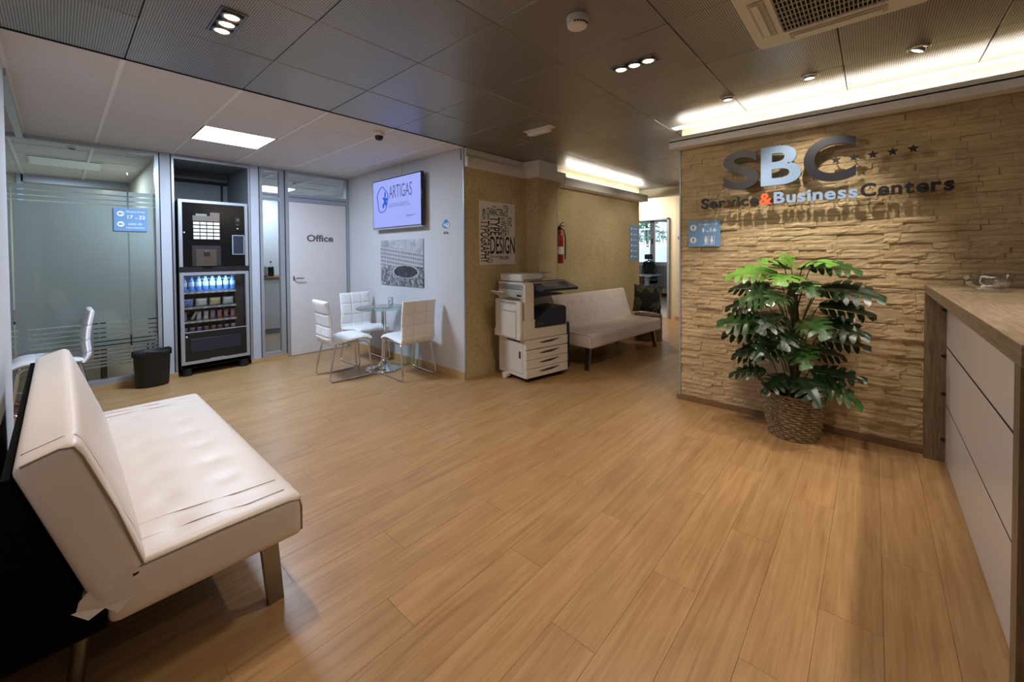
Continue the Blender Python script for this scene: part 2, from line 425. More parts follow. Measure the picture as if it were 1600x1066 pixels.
def cam_size(p):   # how large one metre shows from where the photograph was taken
    v = Vector(p)-Vector((0, 0, CAM_H)); d = v.dot(fw)
    if d < 0.1: return 0
    x = 800+FPX*v.dot(r2)/d; y = PPY-FPX*v.dot(u2)/d
    return FPX/d if (-40 < x < 1640 and -40 < y < 1110) else 0
ORD = ['first', 'second', 'third', 'fourth', 'fifth', 'sixth', 'seventh', 'eighth', 'ninth', 'tenth']
CZ = 2.55

# ================================================================== FLOOR
fl = struct('floor', MB().box((-1.6, -3.2, -0.06), (8.72, 9.6, -0.0025)), 'joint_brown')
def make_floor():
    W_, L_ = 0.186, 1.22; items = []; row = 0; y = -3.2
    rnd = random.Random(3)
    while y < 9.5:
        x = -1.6-rnd.random()*L_
        x = -1.6-((row*0.413*L_+0.10*rnd.random()) % L_)
        while x < 8.72:
            a, b = max(x, -1.6), min(x+L_, 8.72)
            if b-a > 0.02: items.append((a, b, y, min(y+W_, 9.6)))
            x += L_
        y += W_; row += 1
    def score(it):
        best = 0
        for fx in (0.1, 0.5, 0.9):
            best = max(best, cam_size((it[0]+(it[1]-it[0])*fx, (it[2]+it[3])/2, 0)))
        c = ((it[0]+it[1])/2, (it[2]+it[3])/2)
        if c[1] > 6.05 or (c[0] > 3.0 and c[1] > 3.3) or (c[0] > 3.95 and c[1] < 1.2) or c[1] < -0.45 or c[0] < -0.4: best *= 0.01
        return best
    items.sort(key=score, reverse=True)
    g = 0.00015; cache = {}
    def pm(lx, ly):
        k = (round(lx, 3), round(ly, 3))
        if k not in cache:
            e = 0.0005; x, yy = lx/2-g, ly/2-g
            m = MB(); vs = [(-x, -yy, -0.004), (x, -yy, -0.004), (x, yy, -0.004), (-x, yy, -0.004), (-x+e, -yy+e, 0), (x-e, -yy+e, 0), (x-e, yy-e, 0), (-x+e, yy-e, 0)]
            m.add(vs, [(4, 5, 6, 7), (0, 1, 5, 4), (1, 2, 6, 5), (2, 3, 7, 6), (3, 0, 4, 7)]); cache[k] = m.mesh('plank', 'floor_wood')
        return cache[k]
    rest = MB()
    for i, it in enumerate(items):
        if i < 290: link('plank', pm(it[1]-it[0], it[3]-it[2]), fl, ((it[0]+it[1])/2, (it[2]+it[3])/2, 0))
        else: rest.add([(it[0]+g, it[2]+g, 0), (it[1]-g, it[2]+g, 0), (it[1]-g, it[3]-g, 0), (it[0]+g, it[3]-g, 0)], [(0, 1, 2, 3)])
    tag(rest.build('planks', 'floor_wood', fl), kind='stuff')
make_floor()

# ================================================================== CEILING
ce = struct('ceiling', MB().box((-1.6, -3.2, 2.60), (7.2, 6.0, 2.70)), 'gap_dark')
XL = [-1.52, -0.917, -0.314, 0.288, 0.888, 1.490, 2.092, 2.697, 3.300, 3.830]
YL = [3.300, 2.690, 2.075, 1.440, 0.790, 0.150, -0.480, -1.10, -1.72, -2.34, -3.1]
def dark_tile(x0, x1, y0, y1, cache={}):
    g = 0.0014; lx, ly = x1-x0-2*g, abs(y1-y0)-2*g; k = (round(lx, 3), round(ly, 3))
    if k not in cache: cache[k] = MB().rbox((-lx/2, -ly/2, 0), (lx/2, ly/2, 0.03), 0.0035, 1).mesh('metal_tile', 'perforated_metal')
    link('metal_tile', cache[k], ce, ((x0+x1)/2, (y0+y1)/2, CZ+random.Random(int(x0*977+y0*131)).uniform(0, 0.0018)))
AC = (1.99, 2.665, -0.19, 0.485)
for i in range(len(XL)-1):
    for j in range(len(YL)-1):
        x0, x1, y1, y0 = XL[i], XL[i+1], YL[j], YL[j+1]
        if x0 < -0.4 and y1 > 3.4: continue
        dark_tile(x0, x1, y0, y1)
cx = [3.83, 4.43, 5.03, 5.63, 6.23, 6.83, 7.2]           # corridor
for i in range(len(cx)-1):
    for (y0, y1) in ((1.20, 1.44), (1.44, 2.075), (2.075, 2.69), (2.69, 3.30)): dark_tile(cx[i], cx[i+1], y0, y1)
part('plaster_band', 'white_plaster', ce, ((3.832, -3.1, CZ), (3.95, 1.42, 2.60)))
part('edge_trim', 'gap_dark', ce, ((-1.6, 3.302, CZ-0.004), (2.97, 3.312, 2.6)))
# white lay-in tiles over the alcove
WX = [-1.39, -0.79, -0.19, 0.282, 0.886, 1.495, 2.10, 2.70, 2.97]; WY = [3.315, 3.82, 4.45, 5.045, 5.68, 5.95]
for i in range(len(WX)-1):
    for j in range(len(WY)-1):
        if i == 4 and j == 2: continue                   # the light panel sits here
        part('lay_in_tile', 'ceiling_tile', ce, ((WX[i]+0.008, WY[j]+0.004, CZ+0.004), (WX[i+1]-0.008, WY[j+1]-0.004, CZ+0.02)))
for x in WX[1:-1]: part('grid_bar', 'ceiling_grid', ce, ((x-0.012, 3.315, CZ), (x+0.012, 5.95, CZ+0.03)))
for y in WY[1:-1]: part('grid_bar', 'ceiling_grid', ce, ((-1.39, y-0.005, CZ+0.001), (2.97, y+0.005, CZ+0.03)))
part('edge_channel', 'aluminium', ce, ((-0.235, 4.0, 2.505), (-0.19, 5.95, CZ)))

# ================================================================== WALLS
wl = struct('wall_left', MB().box((-0.36, -3.2, 0), (-0.199, 3.98, 2.60)), 'white_wall')
struct('wall_far_left', MB().box((-1.6, 3.98, 0), (-1.45, 6.0, 2.60)), 'white_wall')
struct('wall_alcove_end', MB().box((-1.6, 3.86, 0), (-0.36, 3.98, 2.60)), 'white_wall')
struct('wall_behind', MB().box((-0.36, -3.2, 0), (4.05, -3.05, 2.60)), 'white_wall')
wt = struct('wall_alcove', MB().box((2.97, 3.35, 0), (3.09, 6.0, 2.60)), 'white_wall')
wp = struct('wall_poster', MB().box((2.975, 3.345, 0), (4.03, 3.349, 2.345)).box((3.09, 3.349, 0), (4.40, 3.5, 2.60)), 'textured_wallpaper')
part('corner_bead', 'aluminium', wp, ((2.963, 3.340, 0), (2.977, 3.352, 2.345)))
wc = struct('wall_column', MB().box((4.03, 3.14, 0), (4.43, 3.56, 2.60)), 'textured_wallpaper')
part('corner_bead', 'aluminium', wc, ((4.425, 3.136, 0.0), (4.433, 3.146, 2.345)))
# the corridor wall behind the far sofa leans a little towards the corridor
ang = math.atan2(3.134-3.216, 6.97-4.588)
ws = struct('wall_sofa', MB().box((0, 0, 0), (2.52, 0.12, 2.60)), 'textured_wallpaper'); ws.location = (4.432, 3.222, 0); ws.rotation_euler.z = ang
def sofa_wall_pt(d, off, z): return (4.432+d*math.cos(ang)+off*math.sin(ang), 3.222+d*math.sin(ang)-off*math.cos(ang), z)

# stone clad reception wall
wr = struct('wall_right', MB().box((3.935, -3.2, 0), (4.08, 1.352, 2.60)), 'textured_wallpaper')
def make_stone():
    rnd = random.Random(11); variants = {}
    H_ = 0.0362; lens = [0.09, 0.13, 0.17, 0.21, 0.26, 0.32]
    def sm(L, H, k):
        key = (round(L, 3), round(H, 4), k)
        if key in variants: return variants[key]
        r = random.Random(hash(key) & 0xffff); nx, nz = 5, 2; vs = []; fs = []
        prot = 0.004+0.013*r.random()
        for i in range(nx+1):
            for j in range(nz+1):
                y = -L/2+L*i/nx; z = -H/2+H*j/nz; edge = (i in (0, nx)) or (j in (0, nz))
                if not edge: y += r.uniform(-0.2, 0.2)*L/nx; z += r.uniform(-0.25, 0.25)*H/nz
                d = prot*(0.72 if edge else 1.0)+r.uniform(-0.0025, 0.0025)
                vs.append((-max(0.002, d), y, z))
        w_ = nz+1
        for i in range(nx):
            for j in range(nz): a, b, c, d = i*w_+j, (i+1)*w_+j, (i+1)*w_+j+1, i*w_+j+1; fs.append((d, c, b, a))
        n = len(vs); ring = [i*w_ for i in range(nx+1)]+[nx*w_+j for j in range(1, nz+1)]+[i*w_+nz for i in range(nx-1, -1, -1)]+[j for j in range(nz-1, 0, -1)]
        for q in ring: vs.append((0.014, vs[q][1], vs[q][2]))
        for i in range(len(ring)): j = (i+1) % len(ring); fs.append((ring[i], ring[j], n+j, n+i))
        variants[key] = (vs, fs); return variants[key]
    meshes = {}; items = []; z = 0.045; row = 0
    while z < 2.345-0.01:
        h = min(H_*rnd.choice((0.85, 1.0, 1.15)), 2.345-z); y = 1.352; ph = rnd.random()*0.15; first = True
        while y > -1.05:
            L = rnd.choice(lens)
            if first: L = max(0.06, ph+0.05); first = False
            L = min(L, y+1.12); items.append((L-0.0015, h-0.0012, rnd.randrange(4), (3.922+rnd.uniform(-0.004, 0.004), y-L/2, z+h/2))); y -= L
        z += h
    def sc(it):
        x, y, zz = it[3]; s = cam_size(it[3])*it[0]
        if y < -0.26 and zz < 1.15: s = 0
        if 0.2 < y < 0.7 and zz < 1.2: s *= 0.5
        return s
    items.sort(key=sc, reverse=True); rest = MB()
    for i, (L, h, k, loc) in enumerate(items):
        vs, fs = sm(L, h, k)
        if i < 295:
            key = (round(L, 3), round(h, 4), k)
            if key not in meshes: meshes[key] = MB().add(vs, fs).mesh('stone', 'split_stone')
            link('stone', meshes[key], wr, loc)
        else: rest.add([(v[0]+loc[0], v[1]+loc[1], v[2]+loc[2]) for v in vs], fs)
    tag(rest.build('stones', 'split_stone', wr), kind='stuff')
make_stone()
part('edge_profile', 'aluminium', wr, ((3.905, 1.353, 0.045), (4.08, 1.366, 2.345)))
struct('baseboard_right', MB().box((3.895, -1.05, 0), (3.932, 1.385, 0.042)), 'skirting_dark')
struct('wall_corridor', MB().box((4.08, 1.15, 0), (8.6, 1.30, 2.60)), 'white_wall')
# shelves of plaster with hidden light strips
def cove(name, x0, x1, y0, y1, z0, z1, lip, light, loc=(0, 0, 0), rz=0):
    o = struct(name, MB().box((x0, y0, z0), (x1, y1, z1-0.02)).box(*lip), 'white_plaster'); o.location = loc; o.rotation_euler.z = rz
    part('light_strip', 'cove_led', o, light); return o
cove('trim_3', 3.79, 3.936, -3.05, 1.42, 2.347, 2.43, ((3.79, -3.05, 2.40), (3.802, 1.42, 2.442)), ((3.845, -3.0, 2.412), (3.875, 1.36, 2.422)))
cove('trim_2', 0.1, 2.56, -0.145, 0.0, 2.30, 2.40, ((0.1, -0.145, 2.37), (2.56, -0.133, 2.412)), ((0.2, -0.085, 2.382), (2.5, -0.055, 2.392)), (4.432, 3.222, 0), ang)
struct('trim_1', MB().box((2.985, 3.295, 2.347), (4.0, 3.345, 2.452)).box((2.985, 3.325, 2.452), (4.0, 3.345, CZ)).box((3.965, 3.085, 2.347), (4.36, 3.345, CZ-0.002)).box((4.36, 3.085, 2.347), (4.56, 3.20, 2.462)), 'white_plaster')
part('corner_strip', 'aluminium', wt, ((2.955, 3.38, 2.42), (2.97, 3.388, CZ-0.01)))
# corridor end
be = struct('trim_4', MB().box((7.2, 1.3, 2.415), (7.42, 3.25, 2.60)), 'cream_paint')
we = struct('wall_end', MB().box((8.6, 1.15, 0), (8.72, 3.215, 2.75)).box((8.6, 3.215, 2.13), (8.72, 5.2, 2.75)), 'cream_paint')
part('pilaster', 'cream_paint', we, ((8.54, 2.6, 0.07), (8.6, 3.07, 2.75)))
part('door_jamb', 'aluminium', we, ((8.56, 3.21, 0), (8.74, 3.25, 2.13)), ((8.56, 3.21, 2.10), (8.74, 5.2, 2.135)))
struct('baseboard_end', MB().box((8.525, 2.6, 0), (8.545, 3.075, 0.07)), 'skirting_wood')
struct('wall_end_side', MB().box((6.9, 5.05, 0), (8.72, 5.2, 2.75)), 'white_wall')
struct('wall_hall', MB().box((6.83, 3.26, 0), (6.95, 5.05, 2.75)), 'white_wall')
struct('ceiling_hall', MB().box((6.95, 1.15, 2.75), (8.72, 5.2, 2.8)), 'white_plaster')
# office at the corridor's end, with its window
struct('floor_office', MB().box((8.72, 2.6, -0.05), (13.2, 7.2, 0.0)), 'office_floor')
struct('ceiling_office', MB().box((8.72, 2.6, 2.75), (13.2, 7.2, 2.85)), 'white_plaster')
struct('wall_office_side', MB().box((8.72, 2.6, 0), (13.2, 2.72, 2.75)), 'white_wall')
struct('wall_office_left', MB().box((8.72, 7.1, 0), (13.2, 7.2, 2.75)), 'white_wall')
wo = struct('wall_window', MB().box((13.0, 2.72, 0), (13.1, 4.85, 2.75)).box((13.0, 6.75, 0), (13.1, 7.1, 2.75)).box((13.0, 4.85, 2.49), (13.1, 6.75, 2.75)).box((13.0, 4.85, 0), (13.1, 6.75, 0.985)), 'office_panel')
struct('baseboard_office', MB().box((12.97, 2.72, 0.0), (13.0, 7.1, 0.10)), 'brown_wood')
struct('trim_5', MB().box((12.95, 2.72, 0.10), (13.0, 7.1, 0.24)), 'outside_white')
wi = sempty('window_1')
for (a, b) in ((4.85, 5.40), (5.40, 6.07), (6.07, 6.75)):
    part('sash', 'outside_white', wi, ((12.96, a, 0.985), (13.04, a+0.075, 2.49)), ((12.96, b-0.075, 0.985), (13.04, b, 2.49)), ((12.96, a, 0.985), (13.04, b, 1.10)), ((12.96, a, 2.40), (13.04, b, 2.49)))
    part('pane', 'clear_glass', wi, ((12.995, a+0.07, 1.10), (13.0, b-0.07, 2.40)))
part('handle', 'black_plastic', wi, ((12.93, 5.385, 1.68), (12.96, 5.415, 1.88)), r=0.008)
# what the window looks out on
struct('ground_terrace', MB().box((13.1, 0, -0.2), (22, 12, -0.1)), 'outside_white')
pw = thing('terrace_wall', 'white terrace parapet wall seen through the far office window', 'wall', (15.5, 5.9, -0.1))
part('wall_block', 'outside_white', pw, ((0, -3, 0), (0.2, 3, 1.75)))
rl = part('railing', 'outside_white', pw, ((0.05, -3, 2.42), (0.11, 3, 2.48)), ((0.05, -3, 1.80), (0.11, 3, 1.85)))
for k in range(40): part('baluster', 'desk_grey', rl, ((0.07, -3+k*0.15, 1.85), (0.09, -2.97+k*0.15, 2.42)))
rndl = random.Random(5)
for k in range(3):
    bs = thing('shrub', 'green shrub beyond the terrace railing, %s from the left through the window' % ORD[k], 'shrub', (17.0, 7.3-k*1.5, -0.1), group='shrubs beyond the terrace')
    m = MB()
    for q in range(420):
        c = Vector((rndl.uniform(-0.6, 0.6), rndl.uniform(-0.6, 0.6), 2.9+rndl.uniform(-0.9, 0.9))); d = Vector((rndl.gauss(0, 1), rndl.gauss(0, 1), rndl.gauss(0, 1))).normalized()*0.13; e = d.orthogonal().normalized()*0.06
        m.add([c-d, c+e, c+d, c-e], [(0, 1, 2, 3)])
    m.build('foliage', 'outside_leaf', bs); MB().tube([(0, 0, 0), (0.05, 0, 1.6), (0, 0.05, 2.9)], 0.06, 6).build('trunk', 'brown_wood', bs)

# ---- rooms behind the partition
struct('floor_rooms', MB().box((-1.6, 6.05, -0.05), (4.2, 9.6, 0.001)), 'room_floor')
struct('ceiling_rooms', MB().box((-1.6, 6.05, 2.575), (4.2, 9.6, 2.62)), 'ceiling_tile')
for x in (-0.3, 0.28, 0.87): struct('trim_6', MB().box((x-0.012, 6.05, 2.565), (x+0.012, 9.0, 2.576)), 'ceiling_grid')
for y in (6.6, 7.2, 7.8, 8.4): struct('trim_6', MB().box((-1.5, y-0.006, 2.567), (0.85, y+0.006, 2.576)), 'ceiling_grid')
for y in (6.9, 7.5, 8.1, 8.7): struct('trim_6', MB().box((1.8, y-0.008, 2.567), (4.1, y+0.008, 2.576)), 'ceiling_grid')
for x in (2.1, 2.7, 3.3): struct('trim_6', MB().box((x-0.012, 6.05, 2.565), (x+0.012, 9.4, 2.576)), 'ceiling_grid')
struct('wall_meeting_far', MB().box((-1.6, 9.0, 0), (0.87, 9.1, 2.58)), 'beige_wall')
struct('trim_7', MB().box((-0.32, 8.96, 2.46), (0.80, 9.0, 2.575)).box((-0.36, 8.96, 0), (-0.30, 9.0, 2.575)).box((0.75, 8.96, 0), (0.80, 9.0, 2.46)), 'aluminium')
struct('wall_meeting_left', MB().box((-1.6, 6.05, 0), (-1.5, 9.0, 2.58)), 'white_wall')
struct('wall_meeting_right', MB().box((0.80, 6.06, 0), (0.87, 9.0, 2.58)), 'beige_wall')
struct('wall_niche', MB().box((0.87, 7.0, 0), (1.70, 7.08, 2.58)).box((0.872, 6.05, 0), (0.90, 7.0, 2.58)).box((1.66, 6.05, 0), (1.70, 7.0, 2.58)), 'niche_grey')
struct('trim_8', MB().box((0.9, 6.96, 2.40), (1.66, 7.0, 2.44)).box((1.58, 6.97, 0), (1.60, 7.0, 2.4)), 'gap_dark')
struct('ceiling_niche', MB().box((0.9, 6.05, 2.55), (1.66, 7.0, 2.575)), 'niche_grey')
struct('wall_kitchen_left', MB().box((1.70, 6.05, 0), (1.78, 9.6, 2.58)), 'white_wall')
struct('wall_kitchen_far', MB().box((1.70, 8.62, 0), (4.2, 8.72, 2.58)), 'white_wall')
struct('wall_kitchen_right', MB().box((3.7, 6.05, 0), (3.8, 8.62, 2.58)), 'white_wall')

# ================================================================== GLASS PARTITION (wall_back)
wb = sempty('wall_back'); YP = 6.0
def post(x0, x1, z0=0, z1=CZ, mat='aluminium', d=0.035, name='post'): part(name, mat, wb, ((x0, YP-d, z0), (x1, YP+d, z1)))
post(0.739, 0.771); post(0.771, 0.782, mat='gap_dark', d=0.02, name='shadow_gap'); post(0.782, 0.872, mat='grey_panel', d=0.03, name='infill_panel'); post(0.872, 0.883, mat='gap_dark', d=0.02, name='shadow_gap'); post(0.883, 0.903)
post(1.636, 1.658); post(1.658, 1.665, mat='gap_dark', d=0.02, name='shadow_gap'); post(1.665, 1.756, mat='grey_panel', d=0.03, name='infill_panel'); post(1.756, 1.767, mat='gap_dark', d=0.02, name='shadow_gap')
post(1.767, 1.801); post(2.005, 2.061); post(2.061, 2.075, mat='gap_dark', d=0.02, name='shadow_gap')
post(2.075, 2.112, d=0.04); post(2.925, 2.968, d=0.04)
post(-1.45, 0.739, 2.508, CZ, name='header'); post(0.903, 1.636, 2.508, CZ, name='header'); post(1.801, 2.005, 2.51, CZ, name='header'); post(2.112, 2.925, 2.51, CZ, d=0.04, name='header')
post(1.801, 2.005, 0.05, 0.10, name='bottom_rail'); post(2.112, 2.925, 2.195, 2.236, d=0.04, name='transom_bar'); post(2.112, 2.925, 2.188, 2.195, mat='gap_dark', d=0.03, name='shadow_gap'); post(2.112, 2.925, 2.130, 2.188, d=0.04, name='transom_bar')
post(1.801, 2.005, 2.125, 2.165, name='transom_bar', d=0.015)
post(-1.45, 0.739, 0.052, 0.105, d=0.045, name='bottom_rail')
struct('baseboard_back', MB().box((-1.45, YP-0.05, 0), (0.903, YP+0.03, 0.052)).box((1.636, YP-0.045, 0), (2.075, YP+0.03, 0.05)), 'skirting_wood')
for (a, b, z0, z1) in ((-1.45, -0.280, 0.105, 2.508), (-0.274, 0.516, 0.105, 2.508), (0.522, 0.739, 0.105, 2.508), (1.801, 2.005, 0.10, 2.125), (1.801, 2.005, 2.165, 2.51), (2.112, 2.925, 2.236, 2.51)):
    pn = part('pane', 'clear_glass', wb, ((a, YP-0.005, z0), (b, YP+0.005, z1)))
    if b < 1:
        yf = YP+0.0062
        def strip(z0, z1): part('frosted_strip', 'frosted_film', pn, ((a+0.003, yf, z0), (b-0.003, yf+0.0006, z1)))
        strip(2.040, 2.085); strip(1.988, 2.029); strip(1.938, 1.977); strip(0.700, 1.927)
        z = 0.688
        for k in range(11): h = 0.042-0.0022*k; strip(z-h, z); z -= h+0.0085+0.0006*k
for x in (-0.277, 0.519): part('glazing_joint', 'clear_glass', wb, ((x-0.003, YP-0.006, 0.105), (x+0.003, YP+0.006, 2.508)))
# door
dr = sempty('door_1')
lf = part('leaf', 'door_white', dr, ((2.117, YP-0.03, 0.008), (2.920, YP+0.01, 2.126)))
hd = part('handle', 'brushed_steel', dr, ((2.160, YP-0.036, 1.045), (2.176, YP-0.030, 1.105)))
MB().tube([(2.166, YP-0.03, 1.075), (2.166, YP-0.075, 1.075), (2.175, YP-0.082, 1.075), (2.285, YP-0.082, 1.072)], 0.008, 8).build('lever', 'brushed_steel', hd)
text('lettering', 'Office', 'letter_grey', dr, (2.349, YP-0.031, 1.585), (1, 0, 0), (0, 0, 1), 0.373, 0.098, 0.001, 0.03)
struct('baseboard_alcove', MB().box((2.955, 3.345, 0), (2.97, 5.96, 0.085)), 'skirting_wood')
struct('baseboard_left', MB().box((-0.199, -3.0, 0), (-0.189, 3.98, 0.08)), 'skirting_dark')

# ================================================================== LIGHT FITTINGS
def triple(name, label, cx_, cy_, along, power, tilt=(0, 0), spill=0.28):
    """recessed fitting with three lamps in a row"""
    t = thing(name, label, 'light', (cx_, cy_, CZ), 0 if along == 'x' else R(90), 'three-lamp ceiling lights')
    m = MB(); h = 0.145; v = 0.055; b = 0.010
    m.box((-h, -v, -0.004), (h, -v+b, 0)).box((-h, v-b, -0.004), (h, v, 0)).box((-h, -v+b, -0.004), (-h+b, v-b, 0)).box((h-b, -v+b, -0.004), (h, v-b, 0))
    m.build('frame', 'brushed_steel', t)
    part('housing', 'black_plastic', t, ((-h+b, -v+b, -0.0022), (h-b, v-b, -0.0005)))
    for k in (-1, 0, 1):
        c = (k*0.088, 0, -0.004)
        rg = MB().lathe([(0.032, 0.0), (0.043, 0.0), (0.043, -0.010), (0.037, -0.013), (0.032, -0.008)], c, 24, cap=False).build('lamp_ring', 'brushed_steel', t)
        MB().disc((c[0], c[1], -0.0085), 0.032, 20, flip=True).build('lamp_face', 'lamp_warm', rg)
        lamp('lamp_beam', 'SPOT', (c[0], c[1], -0.022), power, WARM, t, (c[0]+tilt[0], c[1]+tilt[1], -2.5), 0.03, R(122), 0.85)
        lamp('lamp_spill', 'SPOT', (c[0], c[1], -0.022), power*spill, WARM, t, (c[0], c[1], -2.5), 0.03, R(176), 0.14)
    return t
triple('triple_downlight', 'recessed three-lamp ceiling light above the near white sofa', 0.586, 2.42, 'y', P_TRIPLE)
triple('triple_downlight', 'recessed three-lamp ceiling light in the middle of the dark metal ceiling', 2.39, 1.108, 'y', P_TRIPLE)
triple('triple_downlight', 'three-lamp ceiling light overhead, just behind the viewer', 0.586, 0.47, 'y', P_TRIPLE*0.10)
triple('triple_downlight', 'three-lamp ceiling light above the space behind the reception counter', 1.9, -0.63, 'x', P_TRIPLE*1.15, spill=0.03)
def downlight(x, y, label, aim, power, col=NEUT, lit=True, tilt=0.0, cat='spotlight', z=CZ):
    t = thing('ceiling_spotlight', label, cat, (x, y, z), 0, 'round ceiling spotlights')
    MB().lathe([(0.036, 0.0), (0.052, 0.0), (0.052, -0.004), (0.044, -0.009), (0.036, -0.006)], (0, 0, 0), 28, cap=False).build('ring', 'chrome', t)
    mt = Matrix.Rotation(-tilt, 4, 'X')
    MB().lathe([(0.034, 0.0), (0.034, -0.016), (0.029, -0.020), (0.029, -0.012)], (0, 0, 0), 24, cap=False).xf(mt).build('gimbal', 'brushed_steel', t)
    MB().disc((0, 0, -0.0125), 0.029, 20, flip=True).xf(mt).build('lamp_face', 'lamp_warm' if lit else 'vent_dark', t)
    if lit: lamp('lamp_light', 'SPOT', (0, 0, -0.03), power, col, t, (aim[0]-x, aim[1]-y, aim[2]-z), 0.02, R(76), 0.75)
    return t
downlight(3.388, 0.829, 'small round ceiling spotlight nearest the corridor, above the stone wall', (3.72, 0.60, 0.8), P_WALL*1.7)
downlight(3.345, 0.325, 'small round ceiling spotlight above the first star of the stone wall logo', (3.92, 0.42, 1.6), P_WALL*1.5)
downlight(3.318, -0.187, 'swivelled ceiling spotlight turned towards the plant, above the last stars of the logo', (3.62, 0.50, 0.6), P_WALL*2.2, tilt=R(-24))
downlight(3.322, -0.62, 'ceiling spotlight over the far end of the reception counter', (2.9, -0.52, 1.1), P_DESK, lit=True)
downlight(5.1, 1.62, 'added corridor spotlight, unseen behind the stone wall, opposite the tufted sofa', (5.2, 3.2, 1.5), 40, lit=True)  # added lamp, out of view; brightens the wall behind the tufted sofa
downlight(6.5, 1.62, 'added corridor spotlight, unseen behind the stone wall, nearer the far office', (6.3, 3.1, 1.3), 36, lit=True)  # second added lamp, out of view; brightens the far part of the corridor
hl = thing('added_hall_light', 'added flush light brightening the hall before the far office doorway', 'light', (7.95, 3.9, 2.75))  # fitting added to brighten the cream end wall and pilaster
part('frame_plate', 'ceiling_grid', hl, ((-0.30, -0.30, -0.012), (0.30, 0.30, 0))); part('diffuser', 'led_panel_inner', hl, ((-0.27, -0.27, -0.018), (0.27, 0.27, -0.012)))
lamp('panel_light', 'AREA', (0, 0, -0.03), 45, NEUT, hl, (0, 0, -2), 0.5)
# light panel among the white tiles
lp = thing('light_panel', 'bright square light panel set among the white ceiling tiles', 'light', (1.19, 4.747, CZ))
part('frame', 'ceiling_grid', lp, ((-0.30, -0.295, 0.0), (-0.285, 0.295, 0.02)), ((0.285, -0.295, 0), (0.30, 0.295, 0.02)), ((-0.285, -0.295, 0), (0.285, -0.28, 0.02)), ((-0.285, 0.28, 0), (0.285, 0.295, 0.02)))
part('diffuser', 'led_panel', lp, ((-0.285, -0.28, 0.003), (0.285, 0.28, 0.012)))
lamp('panel_light', 'AREA', (0, 0, -0.01), P_PANEL, COOL, lp, (0, 0, -2), 0.55)
lk = thing('light_panel', 'light panel on the ceiling of the kitchen room behind the narrow glass', 'light', (2.55, 8.0, 2.565))
for q in (-0.31, 0.29): part('frame_bar', 'ceiling_grid', lk, ((q, -0.30, -0.004), (q+0.02, 0.30, 0.006)))
part('diffuser', 'led_panel_inner', lk, ((-0.29, -0.30, -0.003), (0.29, 0.30, 0.006)))
lamp('panel_light', 'AREA', (0, 0, -0.02), 26, COOL, lk, (0, 0, -2), 0.55)
lm = thing('meeting_room_added_light', 'ceiling panel with an added light in the meeting room behind the frosted glass', 'light', (0.1, 7.6, 2.565))
for q in (-0.31, 0.29): part('frame_bar', 'ceiling_grid', lm, ((q, -0.30, -0.004), (q+0.02, 0.30, 0.006)))
part('diffuser', 'sign_white', lm, ((-0.29, -0.30, -0.003), (0.29, 0.30, 0.005)))
lamp('panel_light', 'AREA', (0, 0, -0.02), 45, COOL, lm, (0, 0, -2), 0.55)  # added lamp under a panel that doesn't glow; brightens the frosted film from behind
# emergency light
em = thing('emergency_light', 'oblong white emergency light on the dark ceiling', 'light', (3.02, 2.34, CZ), R(90))
part('back_plate', 'plastic_white', em, ((-0.155, -0.05, -0.008), (0.155, 0.05, 0)), r=0.003)
def dome_box(L, W, Hh):
    vs = []; fs = []; n = 24; rings = [(1, 0), (0.98, 0.5), (0.86, 0.9), (0.6, 1.0)]
    for s, hz in rings:
        for k in range(n):
            a = 2*math.pi*k/n; ca, sa = math.cos(a), math.sin(a)
            x = (L/2-W/2)*(1 if ca > 0 else -1)*(abs(ca) > 1e-6)+W/2*s*ca; vs.append((x, W/2*s*sa, -0.008-Hh*hz))
    for i in range(3):
        for k in range(n): fs.append((i*n+k, (i+1)*n+k, (i+1)*n+(k+1) % n, i*n+(k+1) % n))
    fs.append(tuple(3*n+k for k in range(n-1, -1, -1))); return MB().add(vs, fs, True)
dome_box(0.27, 0.085, 0.035).build('diffuser', 'plastic_white', em)
# smoke detector, dome camera
sd = thing('smoke_detector', 'round white smoke detector on the dark ceiling', 'detector', (1.735, 1.102, CZ))
MB().lathe([(0.0, -0.052), (0.03, -0.052), (0.048, -0.044), (0.052, -0.030), (0.053, 0.0)], n=32, cap=False).build('housing', 'plastic_white', sd)
for k in range(6):
    a = R(200+k*17); m = MB(); c, s = math.cos(a), math.sin(a)
    m.box((-0.005, -0.0015, -0.043), (0.005, 0.0015, -0.036)).xf(Matrix.Translation((0.050*c, 0.050*s, 0)) @ Matrix.Rotation(a+R(90), 4, 'Z')); m.build('vent_slot', 'vent_dark', sd)
dc = thing('dome_camera', 'white and black security dome on the white tiled ceiling', 'camera', (2.06, 3.52, CZ+0.002))
MB().lathe([(0.05, 0.0), (0.052, -0.02), (0.046, -0.035), (0.040, -0.037)], n=28, cap=False).build('collar', 'plastic_white', dc)
MB().lathe([(0.040, -0.036), (0.038, -0.055), (0.028, -0.07), (0.012, -0.078), (0.0, -0.079)], n=28, cap=False).build('dome', 'lens_dark', dc)
for i, (x, y, lb) in enumerate(((0.126, 6.40, 'small round ceiling detector in the meeting room behind frosted glass'), (2.55, 6.93, 'small round ceiling detector in the kitchen room above the door'))):
    d2 = thing('ceiling_detector', lb, 'detector', (x, y, 2.575), group='ceiling detectors behind the partition')
    MB().lathe([(0.0, -0.03), (0.04, -0.03), (0.05, -0.012), (0.06, 0.0)], n=20, cap=False).build('housing', 'plastic_white', d2)
    MB().lathe([(0.0, -0.034), (0.025, -0.034), (0.03, -0.031)], n=16, cap=False).build('sensor', 'vent_dark', d2)
